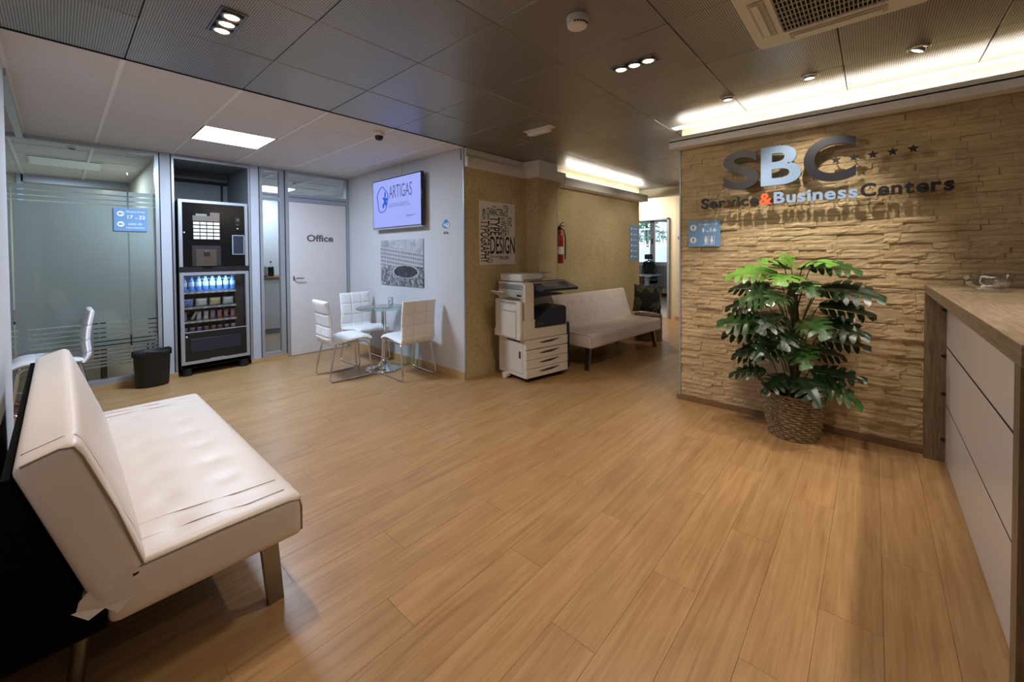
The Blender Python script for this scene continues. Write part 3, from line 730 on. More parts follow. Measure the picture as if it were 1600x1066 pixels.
# air conditioning cassette
ax0, ax1, ay0, ay1 = AC
ac = thing('air_conditioner', 'white ceiling air conditioning cassette with dark grille above the counter', 'air conditioner', ((ax0+ax1)/2, (ay0+ay1)/2, CZ))
hx, hy = (ax1-ax0)/2, (ay1-ay0)/2
def rring(h0x, h0y, h1x, h1y, z0, z1, r):
    m = MB(); pts = []
    def rr(hx_, hy_, rad):
        o = []
        for (sx, sy, a0) in ((1, 1, 0), (-1, 1, 90), (-1, -1, 180), (1, -1, 270)):
            for k in range(6): a = R(a0+k*18); o.append((sx*(hx_-rad)+rad*math.cos(a), sy*(hy_-rad)+rad*math.sin(a)))
        return o
    A, B = rr(h0x, h0y, r), rr(h1x, h1y, r*0.6); n = len(A)
    vs = [(x, y, z1) for x, y in A]+[(x, y, z0) for x, y in A]+[(x, y, z0) for x, y in B]+[(x, y, z1) for x, y in B]
    fs = []
    for i in range(n):
        j = (i+1) % n
        for q in range(3): fs.append((q*n+i, (q+1)*n+i, (q+1)*n+j, q*n+j))
    return m.add(vs, fs)
rring(hx, hy, 0.21, 0.21, -0.028, 0.0, 0.035).build('panel', 'plastic_white', ac)
rring(hx+0.014, hy+0.014, hx-0.01, hy-0.01, -0.008, 0.0, 0.04).build('flange', 'plastic_white', ac)
part('grille_back', 'vent_dark', ac, ((-0.212, -0.212, -0.016), (0.212, 0.212, -0.008)))
for k in range(26):
    y = -0.203+k*0.0163; part('grille_slat', 'printer_grey', ac, ((-0.21, y, -0.024), (0.21, y+0.0045, -0.018)))
for k in range(9):
    x = -0.205+k*0.05125; part('grille_bar', 'printer_grey', ac, ((x-0.002, -0.21, -0.0255), (x+0.002, 0.21, -0.021)))
for k, (dx, dy) in enumerate(((0, 1), (0, -1), (1, 0), (-1, 0))):
    a = math.atan2(dy, dx); m = MB().rbox((0.235, -0.19, -0.0335), (0.30, 0.19, -0.0285), 0.004, 2).box((0.245, -0.18, -0.034), (0.252, 0.18, -0.033)); fl_ = m.xf(Matrix.Rotation(a, 4, 'Z')).build('air_flap', 'printer_grey', ac)
    MB().rbox((0.258, -0.17, -0.040), (0.288, 0.17, -0.0335), 0.003, 2).xf(Matrix.Rotation(a, 4, 'Z')).build('louvre', 'plastic_white', fl_)

# ================================================================== SOFAS
def make_sofa(name, label, L, loc, rz, tufts=False, black_back=False):
    """seat faces local +x, length along y; origin at the middle of the footprint"""
    t = thing(name, label, 'sofa', loc, rz, 'white click-clack sofas')
    SD, TH, SZ = 0.56, 0.165, 0.265
    def dent(x, y, cols, rows, sig, dep):
        v = 0
        for a in rows:
            for b in cols: v += dep*math.exp(-((x-a)**2+(y-b)**2)/sig**2)
        return v
    cols = [(-0.5+(k+0.5)/8)*L for k in range(8)]
    def seat_top(x, y):
        e = max(0, 1-abs(2*x/SD)**4)*max(0, 1-abs(2*y/L)**6)
        z = 0.016*e-0.004*e*noise.noise(Vector((x*5, y*4, 3.1)))
        for yy in (L/2-0.10, L/2-0.20, -L/2+0.10, -L/2+0.20): z -= 0.005*math.exp(-((y-yy+0.02*math.sin(x*9))/0.009)**2)
        return z-dent(x, y, cols, (-0.10, 0.10), 0.045, 0.007)
    s = round_box(SD, L, TH, 0.028, seat_top, None, 26, 70, 4, 3)
    seat = s.xf(Matrix.Translation((0.02, 0, SZ))).build('seat', 'white_leather', t)
    ex, ey = SD/2-0.004, L/2-0.004
    for sy in (-1, 1):   # piping round the end panels
        for zz in (SZ+TH-0.022, ):
            MB().tube([(0.02-ex, sy*ey, SZ+TH-0.028), (0.02-ex+0.03, sy*ey, SZ+TH-0.016), (0.02, sy*(ey+0.001), SZ+TH-0.008), (0.02+ex-0.05, sy*ey, SZ+TH-0.012), (0.02+ex-0.012, sy*ey, SZ+TH-0.022), (0.02+ex-0.003, sy*(ey-0.002), SZ+TH-0.05), (0.02+ex-0.003, sy*(ey-0.002), SZ+0.02)], 0.0035, 6).build('piping', 'piping', seat)
    for yy in (L/2-0.10, L/2-0.20, -L/2+0.10, -L/2+0.20):
        P = [(0.02+x, yy-0.02*math.sin(x*9), SZ+TH+seat_top(x, yy-0.02*math.sin(x*9))+0.0034) for x in [(-0.5+i/24)*(SD-0.09) for i in range(25)]]
        MB().tube(P, 0.0016, 5).build('stitch_line', 'stitch', seat)
    BH, BT = 0.50, 0.135
    def back_top(x, y):
        e = max(0, 1-abs(2*x/BH)**4)*max(0, 1-abs(2*y/L)**6); z = 0.014*e
        z -= 0.006*e*abs(noise.noise(Vector((x*9, y*7, 8.0))))
        if tufts: z -= dent(x, y, cols, (-0.10, 0.09), 0.032, 0.016)
        else:
            z -= dent(x, y, cols, (0.0,), 0.05, 0.006)
            for yy in (L/2-0.10, -L/2+0.10): z -= 0.005*math.exp(-((y-yy)/0.009)**2)
        return z
    lean = R(18)
    mt = Matrix.Translation((-0.29, 0, 0.335)) @ Matrix.Rotation(-lean, 4, 'Y') @ Matrix.Rotation(R(90), 4, 'Y') @ Matrix.Translation((-BH/2, 0, -BT))
    # local block: x along the height (downwards), z = front
    bk = round_box(BH, L, BT, 0.026, back_top, None, 26, 70, 4, 3).xf(Matrix.Translation((-0.22, 0, 0.36)) @ Matrix.Rotation(-lean, 4, 'Y') @ Matrix(((0, 0, 1, -BT/2), (0, 1, 0, 0), (-1, 0, 0, BH/2), (0, 0, 0, 1))))
    back = bk.build('backrest', 'white_leather', t)
    bm_ = Matrix.Translation((-0.22, 0, 0.36)) @ Matrix.Rotation(-lean, 4, 'Y') @ Matrix(((0, 0, 1, -BT/2), (0, 1, 0, 0), (-1, 0, 0, BH/2), (0, 0, 0, 1)))
    hb = BH/2
    for sy in (-1, 1):
        P = [bm_ @ Vector(p) for p in ((-hb+0.004, sy*ey, 0.02), (-hb+0.003, sy*ey, BT-0.04), (-hb+0.014, sy*ey, BT-0.014), (-hb+0.05, sy*ey, BT-0.008), (0, sy*(ey+0.001), BT-0.003), (hb-0.04, sy*ey, BT-0.010))]
        MB().tube(P, 0.0035, 6).build('piping', 'piping', back)
    yb = L/2-0.10
    P = [bm_ @ Vector((x, -yb, BT+back_top(x, -yb)+0.0018)) for x in [(-0.5+0.06+i/24*0.88)*BH for i in range(25)]]
    P = [bm_ @ Vector((-hb-0.0005, -yb, z)) for z in (0.02, 0.05, 0.09, BT-0.03)]+[bm_ @ Vector((-hb+0.010, -yb, BT-0.006))]+P
    MB().tube(P, 0.0016, 5).build('stitch_line', 'stitch', back)
    # black lining cloth on the back and underneath, with a box behind the hinge
    lin = MB()
    if black_back:
        prof = [(-0.245, 0.268), (0.0, 0.268), (-0.215, 0.385), (-0.34, 0.385), (-0.505, 0.838), (-0.512, 0.838), (-0.515, 0.268)]
        prof = [(-0.533, 0.266), (-0.26, 0.266), (-0.262, 0.37), (-0.305, 0.37), (-0.436, 0.79), (-0.452, 0.79)]
        lin.prism(prof, lambda x, z: (x, -L/2+0.012, z), lambda x, z: (x, L/2-0.012, z))
    else: lin.box((-0.33, -L/2+0.05, 0.26), (-0.24, L/2-0.05, 0.37))
    lin.build('lining', 'black_fabric', t)
    part('under_frame', 'black_fabric', t, ((-0.235, -L/2+0.10, 0.246), (0.22, L/2-0.10, 0.268)))
    for sy in (-1, 1):
        y = sy*(L/2-0.085)
        spl = sy*(0.06 if tufts else 0.0)
        m = MB(); m.prism([(0.165, 0.268), (0.225, 0.268), (0.245, 0.0), (0.19, 0.0)], lambda x, z: (x, y-0.016+spl*(0.268-z)/0.268, z), lambda x, z: (x, y+0.016+spl*(0.268-z)/0.268, z)); m.build('leg', 'brushed_steel', t)
        MB().tube([(-0.30, y-sy*0.10, 0.29), (-0.33, y-sy*0.10, 0.0)], 0.022, 12).build('leg', 'brushed_steel', t)
        m = MB().tube([(-0.16, y*0.96, 0.24), (-0.10, y*0.96, 0.24)], 0.008, 6); m.build('hinge', 'black_plastic', t)
    return t
S1 = make_sofa('sofa', 'near white leather sofa against the left wall with black lining behind', 1.84, (0.34, 2.62, 0), 0, False, True)
m = MB()   # gathered cloth at the hinge of the near sofa
pts = [(-0.205, -0.922, 0.43), (-0.20, -0.93, 0.34), (-0.24, -0.93, 0.31), (-0.265, -0.918, 0.335), (-0.30, -0.925, 0.325), (-0.34, -0.905, 0.36), (-0.265, -0.915, 0.43)]
m.add(pts+[(-0.24, -0.86, 0.37), (-0.21, -0.87, 0.34), (-0.24, -0.87, 0.31), (-0.265, -0.86, 0.335), (-0.30, -0.87, 0.325), (-0.34, -0.86, 0.36), (-0.28, -0.86, 0.40)], [tuple(range(7)), tuple(range(13, 6, -1))]+[((i+1) % 7, i, 7+i, 7+(i+1) % 7) for i in range(7)])
m.build('gathered_cloth', 'white_leather', S1)
S2 = make_sofa('sofa', 'white tufted sofa along the textured corridor wall beyond the copier', 1.78, (5.03, 2.68, 0), R(-90)+ang*1.9, True, False)

# ================================================================== CHAIRS, TABLE
def make_chair(label, loc, rz):
    """faces local +y"""
    t = thing('dining_chair', label, 'chair', loc, rz, 'white padded chairs with chrome sled frames')
    pad([(-0.20, 0.425), (-0.10, 0.43), (0.05, 0.450), (0.16, 0.452), (0.235, 0.425)], 0.43, 0.062, (-0.072, 0.072), (0.16, 0.30), 64, 14, 0.006, 0.006).build('seat', 'white_vinyl', t)
    pad([(-0.195, 0.40), (-0.228, 0.47), (-0.222, 0.60), (-0.235, 0.74), (-0.262, 0.885)][::-1], 0.425, 0.062, (-0.072, 0.072), (0.145, 0.285, 0.40), 64, 16, 0.009, 0.006).build('backrest', 'white_vinyl', t)
    for s in (-1, 1):
        x = s*0.19; xo = s*0.212
        ctrl = [(x, -0.10, 0.402), (x, 0.10, 0.412), (x, 0.165, 0.405), (xo, 0.195, 0.37), (xo, 0.225, 0.10), (xo, 0.232, 0.035), (xo, 0.205, 0.010), (xo, -0.215, 0.010), (xo, -0.245, 0.035), (xo, -0.235, 0.10), (x, -0.185, 0.36), (x, -0.16, 0.398)]
        P = []
        for i in range(len(ctrl)-1):
            for k in range(4):
                q = k/4; P.append(Vector(ctrl[i]).lerp(Vector(ctrl[i+1]), q))
        P.append(Vector(ctrl[-1]))
        P = [P[0]]+[(P[i-1]+P[i]*2+P[i+1])/4 for i in range(1, len(P)-1)]+[P[-1]]
        MB().tube(P, 0.0095, 8).build('leg_frame', 'chrome', t)
    for y in (-0.12, 0.11): MB().tube([(-0.19, y, 0.400), (0.19, y, 0.400)], 0.009, 8).build('cross_bar', 'chrome', t)
    return t
make_chair('white chair left of the round table, its back to the vending machine', (2.19, 4.56, 0), R(-90-4))
make_chair('white chair behind the round table, facing into the room', (2.68, 4.985, 0), R(180+1))
make_chair('white chair in front of the round table, its padded back turned to the viewer', (2.69, 4.025, 0), R(-3))
make_chair('lone white chair by the frosted glass, partly behind the near sofa', (-0.055, 5.71, 0), R(90))
tb = thing('round_table', 'small round glass table on a chrome pedestal', 'table', (2.64, 4.46, 0))
MB().lathe([(0.0, 0.739), (0.318, 0.739), (0.322, 0.743), (0.322, 0.747), (0.318, 0.751), (0.0, 0.751)], n=56, cap=False).build('top', 'table_glass', tb)
MB().lathe([(0.0, 0.72), (0.09, 0.722), (0.09, 0.738), (0.0, 0.739)], n=32, cap=False).build('top_plate', 'chrome', tb)
MB().lathe([(0.028, 0.09), (0.028, 0.722)], n=24).build('column', 'chrome', tb)
MB().lathe([(0.218, 0.0), (0.220, 0.006), (0.205, 0.014), (0.14, 0.022), (0.08, 0.040), (0.05, 0.075), (0.036, 0.105), (0.028, 0.112)], n=48).build('base', 'chrome', tb)
gl = thing('drinking_glass', 'empty drinking glass on the round glass table', 'glass', (2.80, 4.56, 0.7515))
MB().lathe([(0.0, 0.004), (0.026, 0.004), (0.033, 0.10), (0.035, 0.10), (0.029, 0.0), (0.0, 0.0)], n=24, cap=False).build('tumbler', 'display_glass', gl)

# ================================================================== WASTE BIN
wbn = thing('waste_bin', 'black oval waste bin with a liner, left of the vending machine', 'bin', (0.66, 5.79, 0))
MB().lathe([(0.0, 0.004), (0.118, 0.004), (0.12, 0.0), (0.123, 0.01), (0.138, 0.36), (0.142, 0.365), (0.142, 0.375), (0.134, 0.375), (0.115, 0.02), (0.0, 0.02)], n=40, sx=1.12, sy=0.82, cap=False).build('body', 'black_plastic', wbn)
rb = random.Random(2); n = 56; vs = []; fs = []
for i, (r_, z) in enumerate(((0.128, 0.30), (0.137, 0.376), (0.141, 0.383), (0.146, 0.378), (0.146, 0.345), (0.145, 0.325))):
    for k in range(n):
        a = 2*math.pi*k/n; j = 0.003*math.sin(k*2.3+i)+rb.uniform(-0.001, 0.001); dz = 0.012*math.sin(k*0.9)*(i == 5)+(0.006*math.sin(k*0.5) if i in (1, 2) else 0)
        vs.append(((r_+j)*1.12*math.cos(a), (r_+j)*0.82*math.sin(a), z+dz))
for i in range(5):
    for k in range(n): fs.append((i*n+k, i*n+(k+1) % n, (i+1)*n+(k+1) % n, (i+1)*n+k))
MB().add(vs, fs, True).build('liner', 'bag_black', wbn)

# ================================================================== VENDING MACHINE
VX0, VX1, VY = 0.922, 1.602, 5.885
vm = thing('vending_machine', 'black and silver vending machine with coffee keypad above a lit snack window', 'vending machine', ((VX0+VX1)/2, VY, 0))
hw = (VX1-VX0)/2
def vpart(name, mat, *boxes, parent=None, r=0): return part(name, mat, parent or vm, *boxes, r=r)
vpart('cabinet_top', 'black_plastic', ((-hw, 0.03, 1.205), (hw, 0.72, 2.035)))
vpart('cabinet_bottom', 'black_plastic', ((-hw, 0.03, 0.09), (-hw+0.02, 0.72, 1.205)), ((hw-0.02, 0.03, 0.09), (hw, 0.72, 1.205)), ((-hw+0.02, 0.66, 0.09), (hw-0.02, 0.72, 1.205)), ((-hw+0.02, 0.03, 0.09), (hw-0.02, 0.66, 0.48)))
def frame4(name, mat, x0, x1, z0, z1, w_, y0, y1, parent, bottom=True):
    b = [((x0, y0, z0), (x0+w_, y1, z1)), ((x1-w_, y0, z0), (x1, y1, z1)), ((x0+w_, y0, z1-w_), (x1-w_, y1, z1))]
    if bottom: b.append(((x0+w_, y0, z0), (x1-w_, y1, z0+w_)))
    return part(name, mat, parent, *b)
ud = vpart('coffee_door', 'black_gloss', ((-hw+0.03, 0.004, 1.27), (hw-0.03, 0.03, 2.01)))
frame4('door_trim', 'aluminium', -hw, hw, 1.265, 2.040, 0.032, -0.008, 0.03, ud, False)
vpart('joint_band', 'black_plastic', ((-hw, 0.0, 1.205), (hw, 0.03, 1.265)))
kp = vpart('selection_panel', 'black_gloss', ((-0.215, -0.004, 1.575), (0.052, 0.004, 1.930)))
part('panel_facing', 'brushed_steel', kp, ((-0.212, -0.007, 1.80), (-0.045, -0.004, 1.862)), ((-0.045, -0.007, 1.80), (0.048, -0.004, 1.905)))
part('display', 'lcd_lit', kp, ((-0.182, -0.009, 1.858), (-0.078, -0.004, 1.884)))
for i in range(4):
    for j in range(5): part('selection_button', 'plastic_white', kp, ((-0.207+i*0.065, -0.010, 1.758-j*0.0425), (-0.150+i*0.065, -0.004, 1.788-j*0.0425)))
cn = vpart('cup_bay', 'vent_dark', ((-0.222, -0.003, 1.272), (0.055, 0.004, 1.512)))
part('bay_back', 'brushed_steel', cn, ((-0.185, -0.005, 1.272), (0.012, -0.003, 1.470)))
part('spout', 'black_plastic', cn, ((-0.110, -0.025, 1.395), (-0.055, -0.004, 1.445)), r=0.006)
part('cup_shelf', 'brushed_steel', cn, ((-0.13, -0.03, 1.273), (-0.03, -0.004, 1.280)))
cr_ = vpart('coin_return', 'desk_grey', ((0.172, -0.008, 1.405), (0.300, 0.004, 1.645)))
part('return_flap', 'printer_dark', cr_, ((0.181, -0.010, 1.414), (0.291, -0.007, 1.636)))
cs_ = vpart('coin_slot', 'vent_dark', ((0.205, -0.003, 1.80), (0.252, 0.004, 1.865)))
MB().disc((0.236, -0.005, 1.832), 0.011, 16, 'y').build('slot_ring', 'chrome', cs_)
vpart('return_button', 'chrome', ((0.215, -0.008, 1.765), (0.242, 0.004, 1.780)))
MB().lathe([(0.013, 0), (0.013, 0.012), (0.0, 0.014)], n=16, cap=False).xf(Matrix.Translation((0.232, 0.004, 1.725)) @ Matrix.Rotation(R(90), 4, 'X')).build('lock', 'chrome', vm)
MB().lathe([(0.013, 0), (0.013, 0.012), (0.0, 0.014)], n=16, cap=False).xf(Matrix.Translation((-0.292, 0.004, 1.66)) @ Matrix.Rotation(R(90), 4, 'X')).build('lock', 'chrome', vm)
ld = frame4('snack_door', 'aluminium', -hw, hw, 0.135, 1.200, 0.034, -0.008, 0.03, vm)
vpart('front_panel', 'black_plastic', ((-hw+0.034, 0.0, 0.169), (hw-0.034, 0.03, 0.500)))
vpart('collection_flap', 'printer_dark', ((-0.255, -0.006, 0.268), (0.245, 0.0, 0.425)), r=0.004)
mb_ = MB(); mb_.prism([(-0.085, 0.137), (0.085, 0.137), (0.068, 0.178), (-0.068, 0.178)], lambda x, z: (x, -0.014, z), lambda x, z: (x, -0.008, z)); mb_.build('badge', 'aluminium', vm)
MB().lathe([(0.013, 0), (0.013, 0.012), (0.0, 0.014)], n=16, cap=False).xf(Matrix.Translation((-0.29, 0.0, 0.455)) @ Matrix.Rotation(R(90), 4, 'X')).build('lock', 'chrome', vm)
vpart('window_glass', 'display_glass', ((-hw+0.034, 0.006, 0.500), (hw-0.034, 0.010, 1.166)))
vpart('window_sill', 'aluminium', ((-hw+0.034, -0.002, 0.500), (hw-0.034, 0.02, 0.510)))
vpart('interior_lining', 'vend_interior', ((-hw+0.02, 0.60, 0.49), (hw-0.02, 0.66, 1.20)), ((hw-0.12, 0.14, 0.49), (hw-0.025, 0.60, 1.20)))
led = vpart('light_tube', 'vend_led', ((-hw+0.05, 0.035, 1.172), (hw-0.06, 0.055, 1.184)))
for z in (0.968, 0.789, 0.625, 0.500):
    sh = vpart('shelf', 'aluminium', ((-hw+0.022, 0.05, z-0.010), (hw-0.125, 0.58, z)), ((-hw+0.022, 0.042, z-0.020), (hw-0.125, 0.05, z+0.004)))
    for k in range(8 if z != 0.789 else 4):
        st = 0.0665 if z != 0.789 else 0.14
        part('price_tag', 'paper_white', sh, ((-0.305+k*st+(0.05 if z == 0.789 else 0), 0.038, z-0.018), (-0.272+k*st+(0.05 if z == 0.789 else 0), 0.042, z-0.003)))
for (x, y) in ((-hw+0.06, 0.06), (hw-0.06, 0.06), (-hw+0.06, 0.6), (hw-0.06, 0.6)):
    MB().lathe([(0.05, 0), (0.05, 0.03), (0.04, 0.09)], (x, y, 0), 20).build('foot', 'black_plastic', vm)
vpart('plinth', 'black_plastic', ((-hw+0.01, 0.03, 0.085), (hw-0.01, 0.66, 0.135)))
lamp('tube_light', 'AREA', (0, 0.10, 1.165), 4.0, (0.55, 0.74, 1.0), vm, (0, 0.35, 0.5), 0.3)
# goods inside
pbr('bottle_blue', rgb(84, 136, 214), 0.15, nz=0.1); pbr('bottle_label', rgb(190, 214, 240), 0.4, nz=0.1); pbr('bottle_cap', rgb(40, 80, 170), 0.4)
PKC = [('blue', rgb(70, 110, 200)), ('tan', rgb(196, 168, 128)), ('silver', rgb(196, 196, 206)), ('white', rgb(220, 216, 214)), ('violet', rgb(120, 100, 150)), ('red', rgb(190, 40, 40)), ('maroon', rgb(140, 60, 80)), ('pink', rgb(176, 90, 120))]
def pack_mat(nm, c):
    t = NT('wrap_'+nm); v = t.coord(); f = t.noise(t.mapping(v, (30, 30, 55)), 1.6, 3, 0.6, 1.5)
    t.set(Base_Color=t.ramp(f, [(0.42, c), (0.50, c), (0.54, rgb(236, 232, 226)), (0.62, rgb(40, 36, 50))], 'CONSTANT'), Roughness=0.3); M['wrap_'+nm] = t.m
for nm, c in PKC: pack_mat(nm, c)
pack_mat('white_print', rgb(226, 226, 214)); pack_mat('yellow_print', rgb(214, 200, 120))
bz = 0.969
def bottle(x, lab):
    t = thing('water_bottle', lab, 'bottle', (x, VY+0.11, bz), group='bottles on the top shelf of the vending machine')
    MB().lathe([(0.0, 0.001), (0.024, 0.001), (0.028, 0.008), (0.028, 0.045), (0.026, 0.055), (0.028, 0.065), (0.028, 0.118), (0.022, 0.138), (0.012, 0.150), (0.012, 0.158)], n=20).build('bottle_body', 'bottle_blue', t)
    MB().lathe([(0.0285, 0.062), (0.029, 0.064), (0.029, 0.112), (0.0285, 0.114)], n=20, cap=False).build('bottle_label', 'bottle_label', t)
    MB().lathe([(0.014, 0.156), (0.014, 0.174), (0.0, 0.175)], n=16).build('bottle_cap', 'bottle_cap', t)
for k in range(8): bottle(0.976+k*0.0685, 'blue-lit water bottle on the vending machine top shelf, %s from the left' % ORD[k])
def packet(name, lab, x, y, z, w_, h_, d_, mat, grp, cat, lean=0.0, roll_=0.0):
    """pillow-shaped sealed wrapper"""
    t = thing(name, lab, cat, (x, y, z), 0, grp); nx, nz = 8, 10; F = []; B = []
    for j in range(nz+1):
        for i in range(nx+1):
            u, v = 2*i/nx-1, 2*j/nz-1; q = max(0, 1-abs(u)**3)**0.5*max(0, 1-abs(v)**4)**0.5
            wv = 1-0.10*(1-abs(v))*0.6; dx = 0.0015*math.sin(7*v+5*u)
            F.append((u*w_/2*wv+dx, -d_/2*q-0.0008, (v+1)*h_/2)); B.append((u*w_/2*wv+dx, d_/2*q+0.0008, (v+1)*h_/2))
    m_ = nx+1; fs = []; N = len(F)
    for j in range(nz):
        for i in range(nx): a = j*m_+i; fs += [(a, a+1, a+m_+1, a+m_), (N+a, N+a+m_, N+a+m_+1, N+a+1)]
    ring = [i for i in range(nx+1)]+[j*m_+nx for j in range(1, nz+1)]+[nz*m_+i for i in range(nx-1, -1, -1)]+[j*m_ for j in range(nz-1, 0, -1)]
    for i in range(len(ring)): a, b = ring[i], ring[(i+1) % len(ring)]; fs.append((b, a, N+a, N+b))
    mt_ = Matrix.Rotation(roll_, 4, 'Y') @ Matrix.Rotation(lean, 4, 'X')
    MB().add(F+B, fs, True).xf(mt_).build('wrapper', mat, t)
    MB().box((-w_/2*0.96, -0.0025, h_-0.007), (w_/2*0.96, 0.0025, h_)).xf(mt_).build('seal', 'bottle_label', t)
for k, (mt_, d_) in enumerate((('wrap_blue', 'blue and white'), ('wrap_white_print', 'white printed'), ('wrap_yellow_print', 'yellow and white'), ('wrap_white', 'black and white'))):
    packet('snack_bag', '%s snack bag on the second vending machine shelf, %s from the left' % (d_, ORD[k]), 1.004+k*0.134, VY+0.12, 0.790, 0.115, 0.10, 0.05, mt_, 'snack bags on the second vending machine shelf', 'snack bag', R(12))
for k, (nm, c) in enumerate(PKC):
    packet('snack_packet', '%s snack packet on the third vending machine shelf, %s from the left' % (nm, ORD[k]), 0.974+k*0.068, VY+0.11, 0.636 if nm == 'tan' else 0.626, 0.030 if nm == 'tan' else 0.048, 0.105, 0.02, 'wrap_'+nm, 'snack packets on the third vending machine shelf', 'snack packet', R(8), R(24) if nm == 'tan' else 0)
low = ['blue', 'violet', 'blue', 'maroon', 'red', 'maroon', 'pink', 'silver']
for k, nm in enumerate(low):
    packet('snack_bar', '%s snack bar in the bottom row behind the vending machine glass, %s from the left' % (nm, ORD[k]), 0.974+k*0.068, VY+0.10, 0.501, 0.045, 0.052, 0.016, 'wrap_'+nm, 'snack bars in the bottom row of the vending machine', 'snack bar', R(25))

# ================================================================== TELEVISION, PICTURES, SIGNS
XT = 2.97
tv = thing('television', 'wall-mounted flat television with a blue screen showing a logo', 'television', (XT, 4.55, 1.73))
part('bracket', 'black_plastic', tv, ((-0.05, -0.15, 0.18), (-0.001, 0.15, 0.48)))
part('casing', 'black_gloss', tv, ((-0.088, -0.555, 0.0), (-0.05, 0.555, 0.65)), r=0.004)
part('lower_trim', 'aluminium', tv, ((-0.091, -0.555, -0.008), (-0.05, 0.555, 0.012)))
sc_ = part('screen', 'tv_screen', tv, ((-0.0895, -0.54, 0.022), (-0.088, 0.54, 0.637)))
pbr('screen_ink', rgb(70, 78, 110), 0.5); pbr('screen_blue', rgb(36, 84, 190), 0.5); emit('ink_glow', (0.10, 0.12, 0.30), 1.0); emit('ink_blue', (0.03, 0.11, 0.62), 1.0)
UXT, UZ = (0, -1, 0), (0, 0, 1); xs_ = -0.0905
text('caption', 'ARTIGAS', 'ink_glow', sc_, (xs_, 0.145, 0.385), UXT, UZ, 0.51, 0.165, 0.0004, 0.0)
text('caption', 'CUSTOM AGENTS S.L.', 'ink_glow', sc_, (xs_, 0.155, 0.27), UXT, UZ, 0.48, 0.05, 0.0004, -0.01)
text('caption', 'Despacho 14', 'ink_glow', sc_, (xs_, -0.24, 0.125), UXT, UZ, 0.185, 0.034, 0.0004, 0.01)
ring = []
for k in range(40):
    a = 2*math.pi*k/40; r_ = 1+0.06*math.sin(5*a)+0.05*math.sin(3*a+1); ring.append((xs_, 0.305-0.125*r_*math.cos(a), 0.385+0.165*r_*math.sin(a)))
MB().tube(ring, 0.006, 6, True).build('emblem_ring', 'ink_blue', sc_)
m = MB()
for (dy, dz, ry, rz_) in ((0.06, -0.03, 0.028, 0.05), (0.065, 0.06, 0.018, 0.045), (0.10, 0.0, 0.03, 0.018), (0.02, -0.08, 0.02, 0.035), (0.095, -0.07, 0.014, 0.04), (0.03, 0.015, 0.03, 0.015)):
    m.disc((xs_, 0.305-dy, 0.385+dz), 1, 18, 'x', True, ry, rz_)
m.build('emblem_figure', 'ink_blue', sc_)
part('cable_cover', 'plastic_white', tv, ((-0.012, -0.012, 0.65), (-0.001, 0.012, 0.815)))
def city_photo():
    t = NT('city_photo'); v = t.coord(); sp = t.n('ShaderNodeSeparateXYZ'); t.l(v, sp.inputs[0]); y, z = sp.outputs[1], sp.outputs[2]
    n_ = t.noise(t.mapping(v, (1, 1, 1)), 26, 5, 0.7); n2 = t.noise(v, 7, 3, 0.6); nb = t.noise(t.mapping(v, (1, 1, 0.6)), 90, 2, 0.7)
    br = t.n('ShaderNodeTexBrick'); cmb = t.n('ShaderNodeCombineXYZ'); t.l(y, cmb.inputs[0]); t.l(t.math('SUBTRACT', z, t.math('MULTIPLY', y, 0.10)), cmb.inputs[1]); t.l(cmb.outputs[0], br.inputs['Vector']); br.inputs['Scale'].default_value = 9
    br.inputs['Color1'].default_value = rgb(92, 92, 98); br.inputs['Color2'].default_value = rgb(52, 52, 58); br.inputs['Mortar'].default_value = rgb(186, 186, 194)
    br.inputs['Mortar Size'].default_value = 0.10; br.inputs['Brick Width'].default_value = 0.34; br.inputs['Row Height'].default_value = 0.46; br.offset = 0.0
    bld = t.mix(t.math('GREATER_THAN', nb, 0.66), br.outputs[0], rgb(58, 58, 64))
    sky = t.ramp(n2, [(0.3, rgb(140, 142, 150)), (0.7, rgb(200, 202, 210))])
    edge = t.math('ADD', t.math('MULTIPLY', y, 0.12), t.math('MULTIPLY', t.math('SUBTRACT', t.noise(t.mapping(v, (1, 9, 0)), 2.0, 3, 0.6), 0.5), 0.14))
    c = t.mix(t.math('GREATER_THAN', t.math('SUBTRACT', z, edge), 0.475), bld, sky)
    gr = t.ramp(n_, [(0.38, rgb(44, 44, 50)), (0.5, rgb(120, 120, 126)), (0.66, rgb(196, 196, 202))])
    c = t.mix(t.math('LESS_THAN', t.math('ADD', z, t.math('MULTIPLY', n2, 0.12)), 0.31), c, gr)
    dy = t.math('DIVIDE', t.math('ADD', y, 0.10), 0.30); dz = t.math('DIVIDE', t.math('SUBTRACT', z, 0.185), 0.085)
    d = t.math('ADD', t.math('ADD', t.math('MULTIPLY', dy, dy), t.math('MULTIPLY', dz, dz)), t.math('MULTIPLY', n_, 0.5))
    c = t.mix(t.math('LESS_THAN', d, 1.25), c, rgb(170, 170, 176)); c = t.mix(t.math('LESS_THAN', d, 1.02), c, t.ramp(n_, [(0.4, rgb(24, 24, 28)), (0.65, rgb(84, 84, 90))]))
    t.set(Base_Color=c, Roughness=0.45); M['city_photo'] = t.m
city_photo()
ph = thing('photo_print', 'black and white city photograph on the wall below the television', 'picture', (XT-0.0005, 4.565, 0.985))
part('print', 'city_photo', ph, ((-0.012, -0.482, 0), (0, 0.482, 0.598)))
part('mounting_board', 'plastic_white', ph, ((-0.009, -0.483, -0.0015), (0.0, 0.483, 0.0)))
